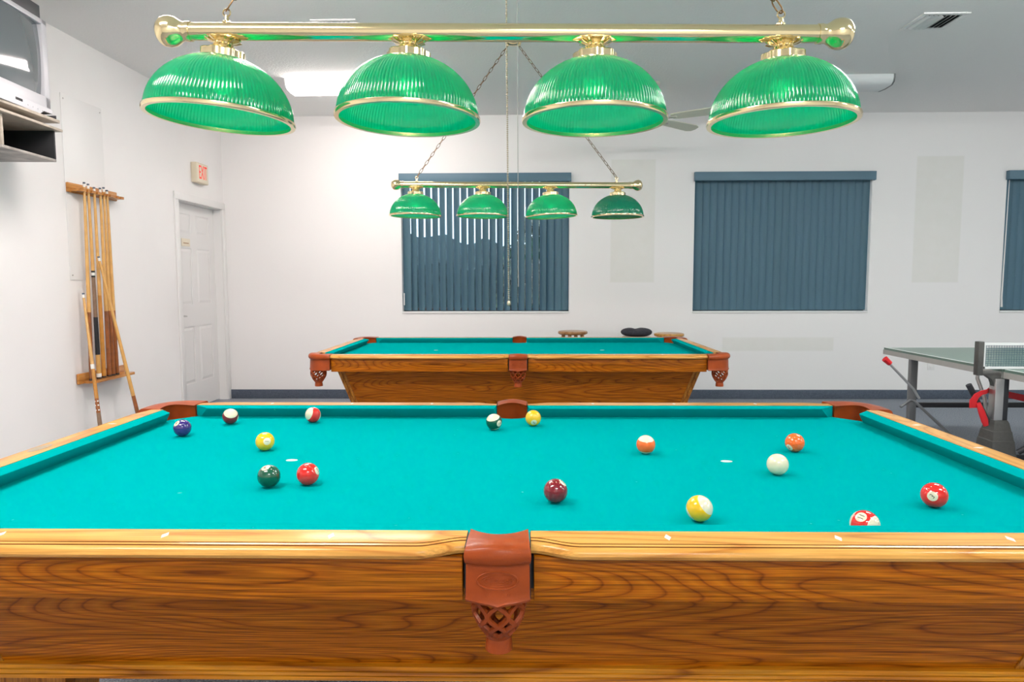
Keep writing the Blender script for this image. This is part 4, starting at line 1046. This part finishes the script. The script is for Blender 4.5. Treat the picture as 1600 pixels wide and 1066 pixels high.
for i in range(17):
    ph = -PI / 2 + PI * i / 16; ring = []
    for k in range(36):
        a = 2 * PI * k / 36; rr = 0.160 * (abs(math.cos(ph)) ** 0.55) + 0.0005
        z = 0.044 * math.sin(ph) * (1 - (0.30 if ph > 0 else 0) * math.exp(-((rr * math.cos(a)) / 0.035) ** 2 - 0 * (rr * math.sin(a)) ** 2))
        ring.append((rr * math.cos(a), rr * math.sin(a), z + 0.044))
    rings.append(ring)
c.loft(rings)
o = empty('seat_cushion', (1.205, 5.20, 0.7155)); c.build('pad', 'cushion_cloth', o, smooth=60)
tag(o, 'dark tufted cushion lying on a stool beside the honey wooden stool', 'cushion')

# ------------------------------------------------------------------ table tennis table
PX0, PX1, PYN, PYF, PYM, PZ = 2.87, 4.395, 0.76, 3.50, 2.13, 0.76
t = empty('table_tennis_table', ((PX0 + PX1) / 2, PYM, 0)); ox, oy = -(PX0 + PX1) / 2, -PYM
for y0, y1 in ((PYN, PYM - 0.008), (PYM + 0.008, PYF)):
    h = MB().box(PX0 + 0.004 + ox, y0 + oy + 0.004, PZ - 0.016, PX1 - 0.004 + ox, y1 + oy - 0.004, PZ).build('half_top', 'pp_green', t, smooth=0)
    b = MB(); e = 0.022
    for q in ((PX0, y0, PX0 + e, y1), (PX1 - e, y0, PX1, y1), (PX0 + e, y0, PX1 - e, y0 + e), (PX0 + e, y1 - e, PX1 - e, y1)):
        b.box(q[0] + ox, q[1] + oy, PZ - 0.052, q[2] + ox, q[3] + oy, PZ - 0.0165)
    b.build('edge_frame', 'edge_metal', h, smooth=0)
    b = MB(); l = 0.02
    for q in ((PX0 + 0.004, y0 + .004, PX0 + l, y1 - .004), (PX1 - l, y0 + .004, PX1 - 0.004, y1 - .004)): b.box(q[0] + ox, q[1] + oy, PZ, q[2] + ox, q[3] + oy, PZ + 0.0006)
    yy = (PYF - l, PYF - 0.004) if y1 == PYF else (PYN + 0.004, PYN + l)
    b.box(PX0 + 0.02 + ox, yy[0] + oy, PZ, PX1 - 0.02 + ox, yy[1] + oy, PZ + 0.0006)
    b.build('court_line', 'pp_line', h, smooth=0)
def pbox(nm, mat, x0, y0, z0, x1, y1, z1, bv=0.003): return MB().bbox(x0 + ox, y0 + oy, z0, x1 + ox, y1 + oy, z1, bv).build(nm, mat, t)
def ptube(nm, mat, path, r, n=10, flat=1.0): return MB().tube([(x + ox, y + oy, z) for x, y, z in path], r, n, flat=flat).build(nm, mat, t)
for x in (2.905, 4.31):
    pbox('leg', 'grey_metal', x, 3.16, 0.0, x + 0.052, 3.20, PZ - 0.053)
    pbox('leg', 'grey_metal', x, 1.06, 0.0, x + 0.052, 1.10, PZ - 0.053)
pbox('leg_brace', 'dark_metal', 2.957, 3.165, 0.342, 4.31, 3.195, 0.378)
pbox('leg_brace', 'dark_metal', 2.957, 1.065, 0.342, 4.31, 1.095, 0.378)
for x in (2.815, 4.37):
    col_ = pbox('centre_post', 'light_metal', x, PYM - 0.03, 0.30, x + 0.05, PYM + 0.03, PZ - 0.055)
    pbox('post_channel', 'dark_metal', x + 0.0505, PYM - 0.025, 0.30, x + 0.082, PYM + 0.035, PZ - 0.054)
    # ribbed foot shroud
    b = MB()
    prof = [(0.0, 0.085, 0.10), (0.10, 0.080, 0.09), (0.105, 0.077, 0.087), (0.20, 0.072, 0.08), (0.205, 0.069, 0.077), (0.28, 0.064, 0.07), (0.285, 0.061, 0.067), (0.335, 0.055, 0.058), (0.34, 0.052, 0.055), (0.385, 0.044, 0.046), (0.40, 0.037, 0.04)]
    b.loft([[(x + 0.037 + ox + sx_ * hx, PYM + oy + sy_ * hy, z + 0.06) for sx_, sy_ in ((-1, -1), (1, -1), (1, 1), (-1, 1))] for z, hx, hy in prof])
    b.build('foot_shroud', 'grey_plastic', t, smooth=0)
    for dy in (-0.06, 0.06):
        MB().lathe([(0.0, -0.012), (0.035, -0.012), (0.038, 0), (0.035, 0.012), (0.0, 0.012)], (x + 0.037 + ox, PYM + oy + dy, 0.038), 20, Matrix.Rotation(PI / 2, 3, 'Y')).build('castor', 'black', t)
# net clamp, post and net
for sg, xe in ((-1, PX0), (1, PX1)):
    px = xe + sg * 0.1425
    b = MB(); b.bbox(px - 0.017 + ox, PYM - 0.02 + oy, PZ - 0.035, px + 0.017 + ox, PYM + 0.02 + oy, PZ + 0.165, 0.003)
    x0, x1 = sorted((px, xe + sg * 0.02)); b.bbox(x0 + ox, PYM - 0.0185 + oy, PZ - 0.0345, x1 + ox, PYM + 0.0185 + oy, PZ - 0.012, 0.003)
    pl = [(xe + sg * 0.105, PZ - 0.035), (xe + sg * 0.07, PZ - 0.06), (xe + sg * 0.055, PZ - 0.10), (xe + sg * 0.05, PZ - 0.145), (xe + sg * 0.02, PZ - 0.150), (xe + sg * 0.02, PZ - 0.03)]
    b.prism([(x + ox, z) for x, z in pl], PYM - 0.018 + oy, PYM + 0.018 + oy, lambda x, z, y: (x, y, z))
    b.build('net_post', 'dark_metal' if False else 'grey_plastic', t)
nx0, nx1, nz0, nz1 = PX0 - 0.118, PX1 + 0.118, PZ + 0.006, PZ + 0.150
b = MB()
for k in range(10):
    z = nz0 + 0.014 + (nz1 - nz0 - 0.026) * k / 9; b.box(nx0 + ox, PYM - 0.0006 + oy, z - 0.0013, nx1 + ox, PYM + 0.0006 + oy, z + 0.0013)
nn = 118
for k in range(nn):
    x = nx0 + (nx1 - nx0) * k / (nn - 1); b.box(x - 0.0011 + ox, PYM - 0.0006 + oy, nz0, x + 0.0011 + ox, PYM + 0.0006 + oy, nz1)
net = b.build('net', 'net_mesh', t, smooth=0); net['kind'] = 'stuff'
b = MB(); b.box(nx0 - 0.006 + ox, PYM - 0.003 + oy, nz1 - 0.008, nx1 + 0.006 + ox, PYM + 0.003 + oy, nz1 + 0.006); b.box(nx0 - 0.006 + ox, PYM - 0.002 + oy, nz0 - 0.003, nx0 + 0.012 + ox, PYM + 0.002 + oy, nz1)
b.box(nx1 - 0.012 + ox, PYM - 0.002 + oy, nz0 - 0.003, nx1 + 0.006 + ox, PYM + 0.002 + oy, nz1); b.box(nx0 + ox, PYM - 0.002 + oy, nz0 - 0.004, nx1 + ox, PYM + 0.002 + oy, nz0 + 0.010)
b.build('net_tape', 'net_tape', net, smooth=0)
# folding rods
o = ptube('safety_rod', 'light_metal', [(2.615, 2.92, 0.705), (2.80, 2.93, 0.52), (2.845, 2.93, 0.45)], 0.009); 
MB().tube([(2.585 + ox, 2.92 + oy, 0.735), (2.625 + ox, 2.92 + oy, 0.700)], [0.022, 0.018], 10).build('red_cap', 'red', o)
ptube('safety_rod', 'grey_metal', [(2.70, 2.90, 0.395), (2.77, 2.91, 0.44), (2.80, 2.91, 0.435), (3.16, 2.78, 0.06), (3.20, 2.77, 0.02)], 0.010)
ptube('lift_rod', 'light_metal', [(2.905, 2.40, 0.70), (2.90, 2.40, 0.67), (2.925, 2.36, 0.55), (2.95, 2.30, 0.20), (2.96, 2.28, 0.015)], 0.011)
ptube('lift_arm', 'dark_metal', [(2.688, 2.15, 0.665), (2.70, 2.15, 0.645), (2.85, 2.14, 0.36)], 0.017, 10)
ptube('lift_arm', 'dark_metal', [(2.93, 2.05, 0.28), (3.30, 1.85, 0.62)], 0.016, 10)
pbox('carriage_beam', 'dark_metal', 2.90, PYM + 0.045, 0.20, 4.38, PYM + 0.075, 0.23)
def ribbon(path, w, th=0.004):
    b = MB(); rings = []; P_ = [Vector((x + ox, y + oy, z)) for x, y, z in path]
    for i, q in enumerate(P_):
        d_ = (P_[min(i + 1, len(P_) - 1)] - P_[max(i - 1, 0)]).normalized(); n_ = Vector((0, 1, 0)); u_ = d_.cross(n_).normalized()
        ww = w[i] if isinstance(w, (list, tuple)) else w
        rings.append([q + u_ * ww / 2 - n_ * th / 2, q + u_ * ww / 2 + n_ * th / 2, q - u_ * ww / 2 + n_ * th / 2, q - u_ * ww / 2 - n_ * th / 2])
    return b.loft(rings)
o = ribbon([(2.690, 2.10, 0.535), (2.688, 2.10, 0.575), (2.705, 2.10, 0.605), (2.735, 2.10, 0.625), (2.77, 2.11, 0.63), (2.84, 2.20, 0.625), (2.95, 2.24, 0.60), (3.10, 2.24, 0.565), (3.30, 2.24, 0.545), (4.30, 2.24, 0.53)],
           [0.045, 0.042, 0.034, 0.026, 0.026, 0.032, 0.036, 0.040, 0.045, 0.045]).build('red_strap', 'red', t, smooth=50)
o['label'] = 'bright red webbing strap'
MB().tube([(2.715 + ox, 2.095 + oy, 0.565), (2.735 + ox, 2.09 + oy, 0.51), (2.755 + ox, 2.09 + oy, 0.46), (2.765 + ox, 2.09 + oy, 0.43)], [0.013, 0.020, 0.021, 0.015], 10, flat=0.5).build('strap_handle', 'red', o)
tag(t, 'grey-green folding table tennis table with net and red strap', 'table')
